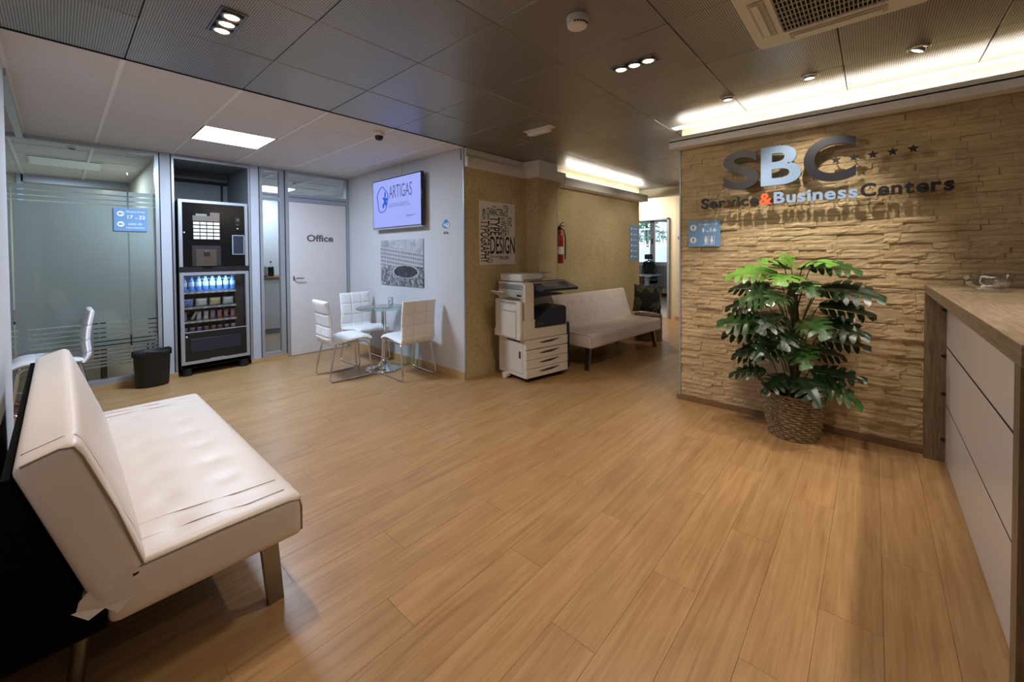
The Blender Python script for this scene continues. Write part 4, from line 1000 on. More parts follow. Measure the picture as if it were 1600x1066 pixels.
def wifi(label, org, ux, s):
    t = thing('wifi_sticker', label, 'sticker', org); ux = Vector(ux); uz = Vector((0, 0, 1)); nn = ux.cross(uz)
    def ell(cx_, cz_, rx, rz_, d, mat, nm):
        P = [ux*(cx_+rx*math.cos(2*math.pi*k/28))*s+uz*(cz_+rz_*math.sin(2*math.pi*k/28))*s for k in range(28)]
        solid(P, [tuple(range(28))], nn, d).build(nm, mat, t)
    ell(0, 0, 0.072, 0.04, 0.001, 'wifi_blue', 'badge_base'); ell(0, 0.015, 0.045, 0.048, 0.0012, 'wifi_blue', 'badge_swell'); ell(0.028, -0.002, 0.034, 0.026, 0.0016, 'sign_white', 'badge_bubble')
    text('lettering', 'Wi', 'sign_white', t, ux*(-0.052*s)+uz*(-0.018*s), ux, uz, 0.044*s, 0.038*s, 0.0017, 0.02)
    text('lettering', 'Fi', 'wifi_blue', t, ux*(0.012*s)+uz*(-0.018*s), ux, uz, 0.034*s, 0.036*s, 0.0021, 0.02)
    text('lettering', '\u00e1rea', 'letter_grey', t, ux*(-0.045*s)+uz*(-0.105*s), ux, uz, 0.09*s, 0.038*s, 0.001, 0.02)
wifi('blue wifi sticker on the white wall right of the television', (XT-0.0005, 3.655, 1.725), (0, -1, 0), 1.0)
wifi('blue wifi sticker on the cream pilaster at the corridor end', (8.5395, 2.93, 1.70), (0, -1, 0), 1.35)
# typography poster
po = thing('typography_poster', 'white typography poster with black words beside the copier', 'poster', (3.195, 3.3445, 1.262))
sh = part('sheet', 'paper_white', po, ((0, -0.008, 0), (0.605, 0, 0.738)))
def word(s, x, z, w_, h_, vert=True):
    """x,z as fractions of the sheet (left, top); vert = reads downwards"""
    W_, H_ = 0.605, 0.738
    if vert: text('lettering', s, 'paper_black', sh, (x*W_+w_*W_, -0.0082, H_*(1-z)), (0, 0, -1), (1, 0, 0), h_*H_, w_*W_, 0.0008, 0.01) if False else text('lettering', s, 'paper_black', sh, (x*W_, -0.0082, H_*(1-z)), (0, 0, -1), (1, 0, 0), h_*H_, w_*W_, 0.0008, 0.012)
    else: text('lettering', s, 'paper_black', sh, (x*W_, -0.0082, H_*(1-z-h_)), (1, 0, 0), (0, 0, 1), w_*W_, h_*H_, 0.0008, 0.012)
word('TYPOGRAPHY', 0.02, 0.305, 0.245, 0.665); word('TYPE', 0.275, 0.235, 0.275, 0.295); word('DESIGN', 0.28, 0.545, 0.71, 0.285, False)
word('CHARACTER', 0.19, 0.10, 0.46, 0.115, False); word('STYLE', 0.655, 0.035, 0.135, 0.185); word('FONT', 0.765, 0.225, 0.14, 0.15); word('WORD', 0.565, 0.285, 0.185, 0.25)
word('MARGIN', 0.065, 0.13, 0.095, 0.16); word('INK', 0.35, 0.06, 0.11, 0.03, False); word('LINE', 0.575, 0.235, 0.12, 0.035, False); word('KERNING', 0.20, 0.215, 0.06, 0.07); word('paragraph', 0.775, 0.39, 0.05, 0.12)
word('SPACING', 0.54, 0.86, 0.27, 0.06, False); word('GLYPH', 0.37, 0.86, 0.15, 0.03, False); word('PT', 0.28, 0.855, 0.08, 0.04, False); word('SERIF', 0.29, 0.905, 0.05, 0.06); word('BOLD', 0.29, 0.41, 0.11, 0.035, False)
# direction plates
def plate(name, label, org, ux, w_, h_, th=0.004, nrm=1):
    ux = Vector(ux); t = thing(name, label, 'sign', org); uz = Vector((0, 0, 1)); nn = ux.cross(uz)
    P = [ux*0, ux*w_, ux*w_+uz*h_, uz*h_]; p_ = solid([Vector(q) for q in P], [(0, 1, 2, 3)], nn, th).build('plate', 'sign_blue', t)
    def q(x, z, d=0): return ux*(x*w_)+uz*(z*h_)+nn*(th+d)
    def disc(x, z, r_, mat='sign_white', nm='disc', d=0, sq=1.0):
        c = q(x, z, d); solid([c+ux*math.cos(2*math.pi*k/24)*r_*sq+uz*math.sin(2*math.pi*k/24)*r_ for k in range(24)], [tuple(range(24))], nn, 0.0008).build(nm, mat, p_)
    def poly(pts, mat='sign_white', nm='mark', d=0): solid([q(x, z, d) for x, z in pts], [tuple(range(len(pts)))], nn, 0.0008).build(nm, mat, p_)
    def tx(s, x, z, ww, hh, b=0.0): text('lettering', s, 'sign_white', p_, q(x, z), ux, uz, ww*w_, hh*h_, 0.0008, b)
    return disc, poly, tx
def arrow(poly, cx_, cz_, s, asp, up_):
    if up_: A = [(-0.12, -0.8), (0.12, -0.8), (0.12, 0.0), (0.42, -0.05), (0.0, 0.75), (-0.42, -0.05), (-0.12, 0.0)]
    else: A = [(0.8, -0.12), (0.8, 0.12), (0.0, 0.12), (0.05, 0.42), (-0.75, 0.0), (0.05, -0.42), (0.0, -0.12)]
    poly([(cx_+x*s, cz_+y*s*asp) for x, y in A], 'letter_grey', 'arrow', 0.001)
d_, p_, x_ = plate('direction_sign', 'blue direction sign reading 17 al 22 on the frosted glass', (0.405, YP-0.0056, 1.664), (1, 0, 0), 0.265, 0.241)
for z in (0.76, 0.30): d_(0.20, z, 0.029); arrow(p_, 0.20, z, 0.10, 1.1, False)
x_('despachos', 0.35, 0.80, 0.58, 0.12, 0.0); x_('17', 0.40, 0.55, 0.17, 0.16, 0.02); x_('al', 0.63, 0.55, 0.07, 0.07); x_('22', 0.74, 0.55, 0.20, 0.16, 0.02); x_('salas de', 0.42, 0.27, 0.42, 0.12); x_('reuniones', 0.36, 0.11, 0.55, 0.10)
d_, p_, x_ = plate('direction_sign', 'blue direction sign reading 1 al 16 on the stone wall', (3.897, 1.280, 1.440), (0, -1, 0), 0.272, 0.230)
for z in (0.75, 0.26): d_(0.16, z, 0.0285); arrow(p_, 0.16, z, 0.10, 1.18, True)
x_('despachos', 0.33, 0.80, 0.60, 0.13); x_('1', 0.45, 0.57, 0.06, 0.15, 0.02); x_('al', 0.56, 0.57, 0.09, 0.08); x_('16', 0.69, 0.57, 0.19, 0.15, 0.02)
for (cx_, man) in ((0.56, 1), (0.74, 0)):
    p_([(cx_-0.075, 0.08), (cx_+0.075, 0.08), (cx_+0.075, 0.10), (cx_-0.075, 0.10)], nm='frame_line'); p_([(cx_+0.07, 0.10), (cx_+0.082, 0.10), (cx_+0.082, 0.42), (cx_+0.07, 0.42)], nm='frame_line')
    d_(cx_, 0.375, 0.0075, nm='figure_head')
    p_([(cx_-0.05, 0.22), (cx_-0.03, 0.34), (cx_+0.03, 0.34), (cx_+0.05, 0.22), (cx_+0.03, 0.2), (cx_+0.025, 0.12), (cx_-0.025, 0.12), (cx_-0.03, 0.2)] if man else [(cx_-0.055, 0.20), (cx_-0.02, 0.34), (cx_+0.02, 0.34), (cx_+0.055, 0.20), (cx_+0.02, 0.18), (cx_+0.015, 0.12), (cx_-0.015, 0.12), (cx_-0.02, 0.18)], nm='figure')
b_ = sofa_wall_pt(2.16, 0.0005, 1.255); b_ = Vector(b_)
d_, p_, x_ = plate('room_directory', 'tall blue room directory at the end of the corridor wall', b_, (math.cos(ang), math.sin(ang), 0), 0.34, 0.625)
for k in range(6): d_(0.18, 0.90-k*0.155, 0.024); p_([(0.36, 0.905-k*0.155), (0.36, 0.885-k*0.155), (0.80, 0.885-k*0.155), (0.80, 0.905-k*0.155)], nm='text_line')

# ================================================================== LOGO ON THE STONE WALL
lg = thing('logo_sign', 'raised lettering and stars of the company logo on the stone wall', 'sign', (3.905, 0.38, 1.77))
LX = -0.072
def letter(ch, y0, y1, z0, z1, mat, depth=0.028, bold=0.03, shear=0.0, nm='letter'):
    vs, fs, (a, b, c, d) = glyphs(ch, bold, 8)
    P = [Vector((LX, (y0+(y1-y0)*(x-a)/(b-a))-0.38, z0+(z1-z0)*(y-c)/(d-c)-1.77)) for x, y in vs]
    o = solid(P, fs, Vector((-1, 0, 0)), depth).build(nm, mat, lg)
    yc, zc = (y0+y1)/2-0.38, (z0+z1)/2-1.77
    # stand-off pins, placed behind solid parts of the glyph
    f = max(fs, key=lambda f: len(f)); 
    best = max(fs, key=lambda f: abs(sum(P[f[i]].y*P[f[(i+1) % len(f)]].z-P[f[(i+1) % len(f)]].y*P[f[i]].z for i in range(len(f)))))
    c_ = sum((P[i] for i in best), Vector())/len(best)
    MB().tube([(LX-0.002, c_.y, c_.z), (0.02, c_.y, c_.z)], 0.004, 6).build('pin', 'brushed_steel', o)
letter('S', 0.963, 0.700, 1.912, 2.230, 'logo_navy', bold=0.022); letter('B', 0.686, 0.418, 1.917, 2.224, 'logo_blue', bold=0.022); letter('C', 0.404, 0.097, 1.904, 2.235, 'logo_navy', bold=0.022)
def row(s, y0, y1, base, mat, xh=0.068, cap=0.092, bold=0.03):
    info = []
    for ch in s:
        vs, fs, bb = glyphs(ch, bold, 5); info.append(bb)
    tot = sum(b[1]-b[0] for b in info)+0.075*(len(s)-1); k = (y0-y1)/tot; y = y0; ref = glyphs('x', bold)[2]; rc = glyphs('B', bold)[2]; sc = cap/(rc[3]-rc[2])
    for ch, bb in zip(s, info):
        w_ = (bb[1]-bb[0])*k; letter(ch, y, y-w_, base+bb[2]*sc, base+bb[3]*sc, mat, 0.022, bold); y -= w_+0.075*k
row('Service', 1.144, 0.705, 1.773, 'logo_black'); row('&', 0.697, 0.606, 1.772, 'logo_orange'); row('Business', 0.597, 0.087, 1.774, 'logo_blue'); row('Centers', 0.073, -0.383, 1.776, 'logo_black')
for k in range(5):
    y = 0.211-k*0.10125; z = 2.058+k*0.003; P = []
    for q in range(10):
        a = R(90+q*36); r_ = 0.030 if q % 2 == 0 else 0.0125; P.append(Vector((LX, y-r_*math.cos(a)-0.38, z+r_*math.sin(a)-1.77)))
    P.reverse()
    o = solid(P+[], [tuple(range(10))], Vector((-1, 0, 0)), 0.018).build('star', 'logo_black', lg)
    MB().tube([(LX-0.002, y-0.38, z-1.77), (0.02, y-0.38, z-1.77)], 0.003, 6).build('pin', 'brushed_steel', o)

# ================================================================== COPIER
pr = thing('photocopier', 'large white office copier with paper drawers beside the typography poster', 'copier', (3.285, 2.735, 0), R(-11))
W_, D_ = 0.615, 0.50
def pp(name, mat, *b, parent=None, r=0.006): return part(name, mat, parent or pr, *b, r=r)
for (x, y) in ((0.06, 0.06), (W_-0.06, 0.06), (0.06, D_-0.06), (W_-0.06, D_-0.06)):
    m = MB().lathe([(0.0, -0.012), (0.022, -0.012), (0.025, -0.006), (0.025, 0.006), (0.022, 0.012), (0.0, 0.012)], n=18, cap=False).xf(Matrix.Translation((x, y, 0.025)) @ Matrix.Rotation(R(90), 4, 'Y')); m.build('caster', 'black_plastic', pr)
pp('base', 'black_plastic', ((0.03, 0.03, 0.035), (W_-0.03, D_-0.02, 0.06)))
pp('foot_arm', 'printer_white', ((-0.05, 0.30, 0.02), (0.02, 0.38, 0.06)), ((-0.055, 0.31, 0.0), (-0.015, 0.37, 0.03)))
pp('lower_cabinet', 'printer_white', ((0.0, 0.022, 0.05), (W_, D_, 0.46)))
for (z0, z1) in ((0.055, 0.150), (0.154, 0.246), (0.250, 0.350), (0.362, 0.462)):
    d = pp('drawer', 'printer_white', ((0.0, 0.0, z0), (W_, 0.024, z1)), r=0.004)
    zc = z0+(z1-z0)*0.62; P = [(0.17, zc), (0.30, zc+0.012), (0.48, zc+0.016), (0.48, zc+0.010), (0.36, zc-0.012), (0.24, zc-0.012)]
    m = MB(); m.prism(P, lambda x, z: (x, -0.0015, z), lambda x, z: (x, 0.002, z)); m.build('grip', 'printer_slot', d)
pp('body', 'printer_white', ((-0.02, 0.012, 0.466), (W_, D_, 0.672)))
pp('body_left', 'printer_white', ((0.0, 0.015, 0.672), (0.125, D_, 1.06)))
pp('body_back', 'printer_white', ((0.125, 0.30, 0.672), (W_, D_, 1.0)))
pp('scanner_deck', 'printer_white', ((0.0, 0.04, 0.985), (W_, D_, 1.075)))
pp('right_lip', 'printer_white', ((W_-0.03, 0.012, 0.672), (W_, 0.20, 0.785)))
m = MB(); m.prism([(0.13, 0.585), (W_-0.02, 0.585), (W_-0.02, 0.775), (W_-0.06, 0.80), (0.30, 0.775), (0.16, 0.68), (0.13, 0.665)], lambda x, z: (x, 0.004, z), lambda x, z: (x, 0.29, z)); fc = m.build('output_cover', 'printer_dark', pr)
text('badge', 'xerox', 'lcd', fc, (0.165, 0.0035, 0.615), (1, 0, 0), (0, 0, 1), 0.085, 0.022, 0.0006, 0.01)
m = MB(); m.prism([(0.13, 0.90), (W_-0.02, 0.925), (W_-0.02, 0.935), (0.13, 0.985)], lambda x, z: (x, 0.06, z), lambda x, z: (x, 0.30, z)); m.build('output_shelf', 'printer_dark', pr)
cpn = MB(); cpn.prism([(-0.13, 0.985), (-0.135, 1.012), (0.09, 1.085), (0.10, 1.06), (0.02, 0.99)], lambda y, z: (0.13, y, z), lambda y, z: (W_+0.035, y, z)); cp = cpn.build('control_panel', 'printer_dark', pr)
def on_panel(x0, x1, v0, v1, name, mat, h=0.0015):
    f = lambda x, v: (x, -0.135+0.225*v, 1.012+0.073*v); up_ = Vector((0, -0.31, 0.95)).normalized()
    P = [Vector(f(x0, v0)), Vector(f(x1, v0)), Vector(f(x1, v1)), Vector(f(x0, v1))]; solid(P, [(0, 1, 2, 3)], up_, h).build(name, mat, cp)
on_panel(0.22, 0.44, 0.28, 0.92, 'touch_screen', 'lcd'); 
for i in range(3):
    for j in range(4): on_panel(0.49+i*0.035, 0.51+i*0.035, 0.25+j*0.17, 0.34+j*0.17, 'key', 'printer_slot', 0.003)
pp('document_feeder', 'printer_white', ((0.02, 0.10, 1.08), (0.33, D_, 1.165)), r=0.02)
pp('feeder_base', 'printer_white', ((0.33, 0.10, 1.08), (W_-0.02, D_-0.02, 1.105)), r=0.01)
m = MB(); m.prism([(0.31, 1.135), (0.33, 1.15), (W_-0.08, 1.175), (W_-0.08, 1.165)], lambda x, z: (x, 0.18, z), lambda x, z: (x, 0.42, z)); m.build('feeder_tray', 'printer_grey', pr)
pp('feeder_slot', 'printer_slot', ((0.05, 0.097, 1.100), (0.32, 0.101, 1.106)), r=0)
# left side: side doors and bypass tray
pp('side_unit', 'printer_white', ((-0.055, 0.03, 0.462), (-0.018, D_-0.01, 0.885)), r=0.01)
sdo = pp('side_door', 'printer_white', ((-0.066, 0.10, 0.480), (-0.053, 0.37, 0.800)), r=0.004)
part('door_gap', 'printer_slot', sdo, ((-0.0668, 0.104, 0.765), (-0.066, 0.366, 0.770)))
pp('side_vent', 'printer_slot', ((-0.057, 0.10, 0.845), (-0.0545, 0.40, 0.868)), r=0)
for k in range(24): part('vent_rib', 'printer_white', pr, ((-0.0585, 0.104+k*0.0125, 0.845), (-0.0565, 0.110+k*0.0125, 0.868)))
pp('lower_side_door', 'printer_white', ((-0.008, 0.06, 0.10), (0.002, D_-0.12, 0.42)), r=0.003)
pp('lower_vent', 'vent_dark', ((-0.003, 0.10, 0.432), (0.001, 0.34, 0.447)), r=0)
pp('door_catch', 'printer_slot', ((-0.011, 0.085, 0.26), (-0.007, 0.115, 0.335)), r=0)
pp('corner_latch', 'printer_white', ((-0.075, 0.015, 0.47), (-0.05, 0.075, 0.53)), ((-0.075, D_-0.10, 0.47), (-0.05, D_-0.02, 0.55)), r=0.006)
pp('upper_side_panel', 'printer_grey', ((-0.006, 0.05, 0.90), (0.004, D_-0.10, 0.985)), r=0.002)
pp('side_slot', 'vent_dark', ((-0.008, 0.07, 0.925), (-0.004, 0.15, 0.945)), r=0)
bt = MB(); bt.prism([(0.0, 0.905), (-0.10, 0.925), (-0.20, 0.985), (-0.20, 0.992), (-0.10, 0.934), (0.0, 0.915)], lambda x, z: (x-0.004, 0.10, z), lambda x, z: (x-0.004, 0.36, z)); bt.build('bypass_tray', 'printer_grey', pr)
pp('toner_box', 'black_plastic', ((W_+0.006, 0.03, 0.06), (W_+0.075, 0.34, 0.60)), r=0.025)

# ================================================================== FIRE EXTINGUISHER, CUSHION, BASKET
ep = Vector(sofa_wall_pt(0.062, 0.075, 1.26))
fe = thing('fire_extinguisher', 'red fire extinguisher hung on the corridor wall beside the column', 'extinguisher', ep)
MB().lathe([(0.0, 0.0), (0.042, 0.0), (0.05, 0.012), (0.051, 0.36), (0.043, 0.40), (0.024, 0.43), (0.02, 0.45)], n=28).build('cylinder', 'red_paint', fe)
MB().lathe([(0.0518, 0.12), (0.0518, 0.22)], n=28, cap=False).build('label_band', 'paper_white', fe)
MB().rbox((-0.02, -0.02, 0.45), (0.02, 0.02, 0.49), 0.004).build('valve', 'black_plastic', fe)
MB().tube([(-0.02, 0, 0.49), (0.04, 0, 0.505), (0.09, 0, 0.50)], 0.007, 6).build('carry_handle', 'black_plastic', fe)
MB().tube([(-0.01, 0, 0.495), (0.05, 0, 0.54), (0.10, 0, 0.555)], 0.006, 6).build('lever', 'black_plastic', fe)
MB().tube([(0.0, -0.02, 0.465), (0.02, -0.055, 0.44), (0.04, -0.065, 0.34), (0.045, -0.062, 0.20), (0.04, -0.06, 0.05)], 0.009, 8).build('hose', 'black_plastic', fe)
part('wall_hook', 'black_plastic', fe, ((-0.02, 0.02, 0.44), (0.02, 0.073, 0.455)))
def cushion_mat():
    t = NT('cushion_pattern'); v = t.coord(); vo = t.n('ShaderNodeTexVoronoi', feature='DISTANCE_TO_EDGE'); t.l(v, vo.inputs['Vector']); vo.inputs['Scale'].default_value = 11
    vc = t.n('ShaderNodeTexVoronoi'); t.l(v, vc.inputs['Vector']); vc.inputs['Scale'].default_value = 11
    c = t.ramp(t.n('ShaderNodeSeparateColor').outputs[0] if False else vc.outputs['Color'], [(0.3, rgb(40, 40, 34)), (0.55, rgb(84, 86, 66)), (0.8, rgb(140, 138, 112))], 'CONSTANT')
    t.set(Base_Color=t.mix(t.math('LESS_THAN', vo.outputs['Distance'], 0.035), c, rgb(20, 20, 18)), Roughness=0.85); M['cushion_pattern'] = t.m
cushion_mat()
bk_ = thing('wicker_pouf', 'low pale wicker pouf at the far end of the corridor sofa', 'pouf', (6.32, 2.70, 0))
m = MB()
for k in range(20):
    z = 0.012+k*0.0205; P = [(0.20*(1+0.02*math.sin(9*a+k*math.pi))*math.cos(a), 0.20*(1+0.02*math.sin(9*a+k*math.pi))*math.sin(a), z) for a in [2*math.pi*q/36 for q in range(36)]]
    m.tube(P, 0.0115, 6, True)
tag(m.build('woven_coils', 'basket_fibre', bk_), kind='stuff')
MB().lathe([(0.0, 0.003), (0.19, 0.005), (0.195, 0.40), (0.17, 0.414), (0.0, 0.416)], n=28, cap=False).build('core', 'basket_fibre', bk_)
cu_ = thing('patterned_cushion', 'dark green patterned cushion propped on the pouf beyond the corridor sofa', 'cushion', (6.31, 2.71, 0.418), R(-58))
def pillow(s, th):
    n = 14; F = []; B = []
    for j in range(n+1):
        for i in range(n+1):
            u, v = 2*i/n-1, 2*j/n-1; q = (max(0, 1-u*u)*max(0, 1-v*v))**0.42; pin = 1-0.07*(1-(1-u*u)*0.9-(1-v*v)*0.1)*0
            x = u*s/2*(1-0.06*(1-v*v)); z = v*s/2*(1-0.06*(1-u*u)); F.append((x, -th/2*q, z)); B.append((x, th/2*q, z))
    fs = []; m_ = n+1; N = len(F)
    for j in range(n):
        for i in range(n): a = j*m_+i; fs += [(a, a+1, a+m_+1, a+m_), (N+a, N+a+m_, N+a+m_+1, N+a+1)]
    return MB().add(F+B, fs, True)
pillow(0.44, 0.15).xf(Matrix.Translation((0.0, 0.0, 0.236)) @ Matrix.Rotation(R(5), 4, 'Y') @ Matrix.Rotation(R(-8), 4, 'X')).build('cover', 'cushion_pattern', cu_)
MB().tube([(0.19, 0.0, 0.02), (0.215, 0.03, 0.10), (0.18, 0.03, 0.22)], 0.006, 6).build('edge_piping', 'black_fabric', cu_)

# ================================================================== PLANT IN BASKET
pl_c = (3.69, 0.445, 0)
pb = thing('plant_basket', 'woven seagrass basket with two loop handles below the logo', 'basket', pl_c)
NR = 17; m = MB()
def brad(z): return 0.148+0.042*math.sin(min(1, z/0.30)*math.pi*0.5)
for k in range(NR):
    z = 0.011+k*0.0198; r_ = brad(z)
    P = []
    for q in range(64):
        a = 2*math.pi*q/64; w_ = 0.0045*math.sin(16*a+k*math.pi); P.append(((r_+w_)*math.cos(a), (r_+w_)*math.sin(a), z+0.002*math.sin(16*a+k*math.pi+1.5)))
    m.tube(P, 0.0108, 6, True)
tag(m.build('woven_rows', 'basket_fibre', pb), kind='stuff')
MB().lathe([(brad(0.0)-0.012, 0.004), (brad(0.1)-0.010, 0.1), (brad(0.2)-0.010, 0.2), (brad(0.33)-0.010, 0.325)], n=40, cap=False).build('inner_wall', 'basket_dark', pb)
MB().lathe([(0.0, 0.002), (0.14, 0.002), (0.14, 0.012), (0.0, 0.012)], n=32, cap=False).build('bottom', 'basket_dark', pb)
for a0 in (R(100), R(-78)):
    c, s = math.cos(a0), math.sin(a0); t_ = Vector((-s, c, 0)); o_ = Vector((c, s, 0)); P = []
    for q in range(13):
        b = math.pi*q/12; P.append(o_*(0.188+0.035*math.sin(b))+t_*(0.062*math.cos(b))+Vector((0, 0, 0.315+0.085*math.sin(b))))
    MB().tube(P, 0.013, 8, rr=[0.012+0.0025*(q % 2) for q in range(13)]).build('handle', 'basket_fibre', pb)
plt = thing('potted_plant', 'tall monstera plant with cut leaves standing in the woven basket', 'plant', (pl_c[0], pl_c[1], 0.014))
MB().lathe([(0.10, 0.0), (0.135, 0.20), (0.14, 0.21), (0.12, 0.21)], n=32).build('inner_pot', 'black_plastic', plt)
MB().lathe([(0.0, 0.235), (0.07, 0.228), (0.128, 0.212)], n=28, cap=False).build('soil', 'soil', plt)
rp = random.Random(21)
MB().tube([(0.01*math.sin(k), 0.01*math.cos(k*1.3), 0.20+k*0.085) for k in range(12)], 0.03, 12, rr=[0.032+0.004*math.sin(k*2.1) for k in range(12)]).build('moss_pole', 'pole_fibre', plt)
def leaf(base, tip_dir, L, droop, rollang, mat, wide=0.40, fingers=6, stem_from=None):
    """cut monstera blade: midrib with separate lobes; base at the stalk"""
    d = Vector(tip_dir).normalized(); side = d.cross(Vector((0, 0, 1)))
    if side.length < 0.05: side = Vector((0, 1, 0))
    side.normalize(); nrm = side.cross(d).normalized()
    rm = Matrix.Rotation(rollang, 3, d); side = rm @ side; nrm = rm @ nrm
    def mid(t): return Vector(base)+d*(L*t)-Vector((0, 0, 1))*(droop*L*t*t)
    def half_w(t): return wide*L*(math.sin(math.pi*min(1, t*0.86+0.13))**0.75)
    m = MB()
    for sg in (-1, 1):
        core = 0.34; NS = fingers*4
        # continuous inner band
        A = [mid(i/NS) for i in range(NS+1)]; B = [mid(i/NS)+side*(sg*half_w(i/NS)*core)+nrm*(0.05*half_w(i/NS)) for i in range(NS+1)]
        fs = []
        for i in range(NS): fs.append((i, i+1, NS+2+i, NS+1+i) if sg > 0 else (i+1, i, NS+1+i, NS+2+i))
        m.add(A+B, fs, True)
        for k in range(fingers):
            t0 = k/fingers; t1 = (k+0.78)/fingers if k < fingers-1 else 1.0; vs = []; S = 5
            for q in range(S+1):
                e = core+(1-core)*q/S; fwd = 0.16*(e-core)/(1-core); shrink = 0.5*(1-math.sqrt(max(0, 1-(q/S)**2.6)))
                ta, tb_ = t0+(t1-t0)*shrink+fwd*(1-t0)*0.6, t1-(t1-t0)*shrink+fwd*(1-t0)*0.6
                for tt in (ta, (ta+tb_)/2, tb_):
                    ww = half_w(min(1, (t0+t1)/2)); tc = min(1.02, tt)
                    base_t = min(1.0, tc)
                    wv = half_w(base_t) if q == 0 else ww
                    vs.append(mid(base_t)+d*(L*(tc-base_t))+side*(sg*wv*e)+nrm*(0.10*wv*math.sin(e*math.pi*0.9)*0.6)-Vector((0, 0, 1))*(0.16*wv*e*e))
            fs = []
            for q in range(S):
                for c in range(2): a = q*3+c; fs.append((a, a+1, a+4, a+3) if sg > 0 else (a+1, a, a+3, a+4))
            m.add(vs, fs, True)
    lf_ = m.build('leaf', mat, plt)
    MB().tube([mid(i/6)-nrm*0.001 for i in range(7)], 0.002, 5, rr=[0.003-0.0003*i for i in range(7)]).build('midrib', 'stem', lf_)
    if stem_from is not None:
        s0 = Vector(stem_from); e0 = Vector(base); c0 = s0.lerp(e0, 0.45)+Vector((0, 0, 0.06))
        P = []
        for i in range(9):
            t = i/8; P.append(s0*(1-t)**2+c0*2*t*(1-t)+e0*t*t)
        MB().tube(P, 0.004, 6, rr=[0.0055-0.0003*i for i in range(9)]).build('leaf_stalk', 'stem', lf_)
# (base dy, base z), direction in the wall plane (+y = left in the picture), towards the room (-x)
LV = [ # y,   z,   x,    dir(x,y,z),        L,    droop, roll, material, wide
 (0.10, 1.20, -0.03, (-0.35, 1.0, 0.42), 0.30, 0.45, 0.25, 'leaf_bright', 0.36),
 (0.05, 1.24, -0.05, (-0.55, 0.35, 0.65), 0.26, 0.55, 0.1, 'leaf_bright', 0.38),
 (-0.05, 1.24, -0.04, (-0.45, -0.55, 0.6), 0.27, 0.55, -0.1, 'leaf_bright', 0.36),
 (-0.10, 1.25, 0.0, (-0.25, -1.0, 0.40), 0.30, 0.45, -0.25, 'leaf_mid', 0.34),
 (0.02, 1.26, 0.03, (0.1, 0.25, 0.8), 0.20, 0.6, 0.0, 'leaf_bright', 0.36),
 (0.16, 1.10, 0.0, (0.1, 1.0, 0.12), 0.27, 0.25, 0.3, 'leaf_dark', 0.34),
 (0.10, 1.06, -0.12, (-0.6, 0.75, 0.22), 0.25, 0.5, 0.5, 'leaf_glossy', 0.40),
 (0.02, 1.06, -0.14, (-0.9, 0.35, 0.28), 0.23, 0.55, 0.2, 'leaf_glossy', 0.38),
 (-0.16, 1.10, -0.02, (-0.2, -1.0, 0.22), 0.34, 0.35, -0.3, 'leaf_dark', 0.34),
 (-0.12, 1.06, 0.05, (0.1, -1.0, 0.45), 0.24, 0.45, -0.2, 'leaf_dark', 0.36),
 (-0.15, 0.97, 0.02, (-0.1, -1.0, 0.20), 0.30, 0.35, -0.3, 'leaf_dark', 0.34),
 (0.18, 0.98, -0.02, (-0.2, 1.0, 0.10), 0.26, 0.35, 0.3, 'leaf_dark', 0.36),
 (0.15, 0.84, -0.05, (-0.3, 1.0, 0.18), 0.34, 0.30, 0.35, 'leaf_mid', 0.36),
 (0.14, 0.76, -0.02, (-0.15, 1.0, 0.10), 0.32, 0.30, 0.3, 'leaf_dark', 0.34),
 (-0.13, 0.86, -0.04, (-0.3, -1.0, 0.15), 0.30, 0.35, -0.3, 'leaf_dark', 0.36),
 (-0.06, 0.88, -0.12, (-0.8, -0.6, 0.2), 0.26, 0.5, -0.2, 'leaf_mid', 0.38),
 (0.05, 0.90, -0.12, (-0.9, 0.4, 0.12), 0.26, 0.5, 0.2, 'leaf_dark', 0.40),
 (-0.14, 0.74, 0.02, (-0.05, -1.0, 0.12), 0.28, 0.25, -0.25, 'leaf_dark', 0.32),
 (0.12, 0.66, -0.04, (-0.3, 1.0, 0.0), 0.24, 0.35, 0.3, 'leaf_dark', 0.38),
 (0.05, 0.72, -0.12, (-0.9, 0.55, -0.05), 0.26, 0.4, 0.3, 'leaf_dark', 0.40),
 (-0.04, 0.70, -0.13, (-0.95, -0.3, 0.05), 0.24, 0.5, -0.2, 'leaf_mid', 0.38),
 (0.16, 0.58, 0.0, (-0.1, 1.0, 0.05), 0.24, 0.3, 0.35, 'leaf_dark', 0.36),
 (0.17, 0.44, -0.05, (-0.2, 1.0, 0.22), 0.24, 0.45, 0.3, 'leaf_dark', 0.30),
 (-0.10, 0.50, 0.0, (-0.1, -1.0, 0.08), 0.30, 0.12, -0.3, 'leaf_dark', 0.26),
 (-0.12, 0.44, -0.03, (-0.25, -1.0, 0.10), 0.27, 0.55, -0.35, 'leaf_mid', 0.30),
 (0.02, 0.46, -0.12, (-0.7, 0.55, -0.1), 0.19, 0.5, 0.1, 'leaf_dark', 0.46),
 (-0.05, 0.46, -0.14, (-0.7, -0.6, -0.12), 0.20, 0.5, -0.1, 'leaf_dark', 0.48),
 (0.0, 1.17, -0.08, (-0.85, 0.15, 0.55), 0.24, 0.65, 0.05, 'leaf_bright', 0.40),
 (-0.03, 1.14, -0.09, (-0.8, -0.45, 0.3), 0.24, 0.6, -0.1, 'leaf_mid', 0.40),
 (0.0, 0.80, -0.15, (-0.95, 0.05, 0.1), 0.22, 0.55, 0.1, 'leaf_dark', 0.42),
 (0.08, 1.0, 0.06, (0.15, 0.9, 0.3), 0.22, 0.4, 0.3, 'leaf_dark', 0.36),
 (-0.06, 0.62, 0.06, (0.1, -0.9, 0.3), 0.24, 0.4, -0.3, 'leaf_dark', 0.36),
]
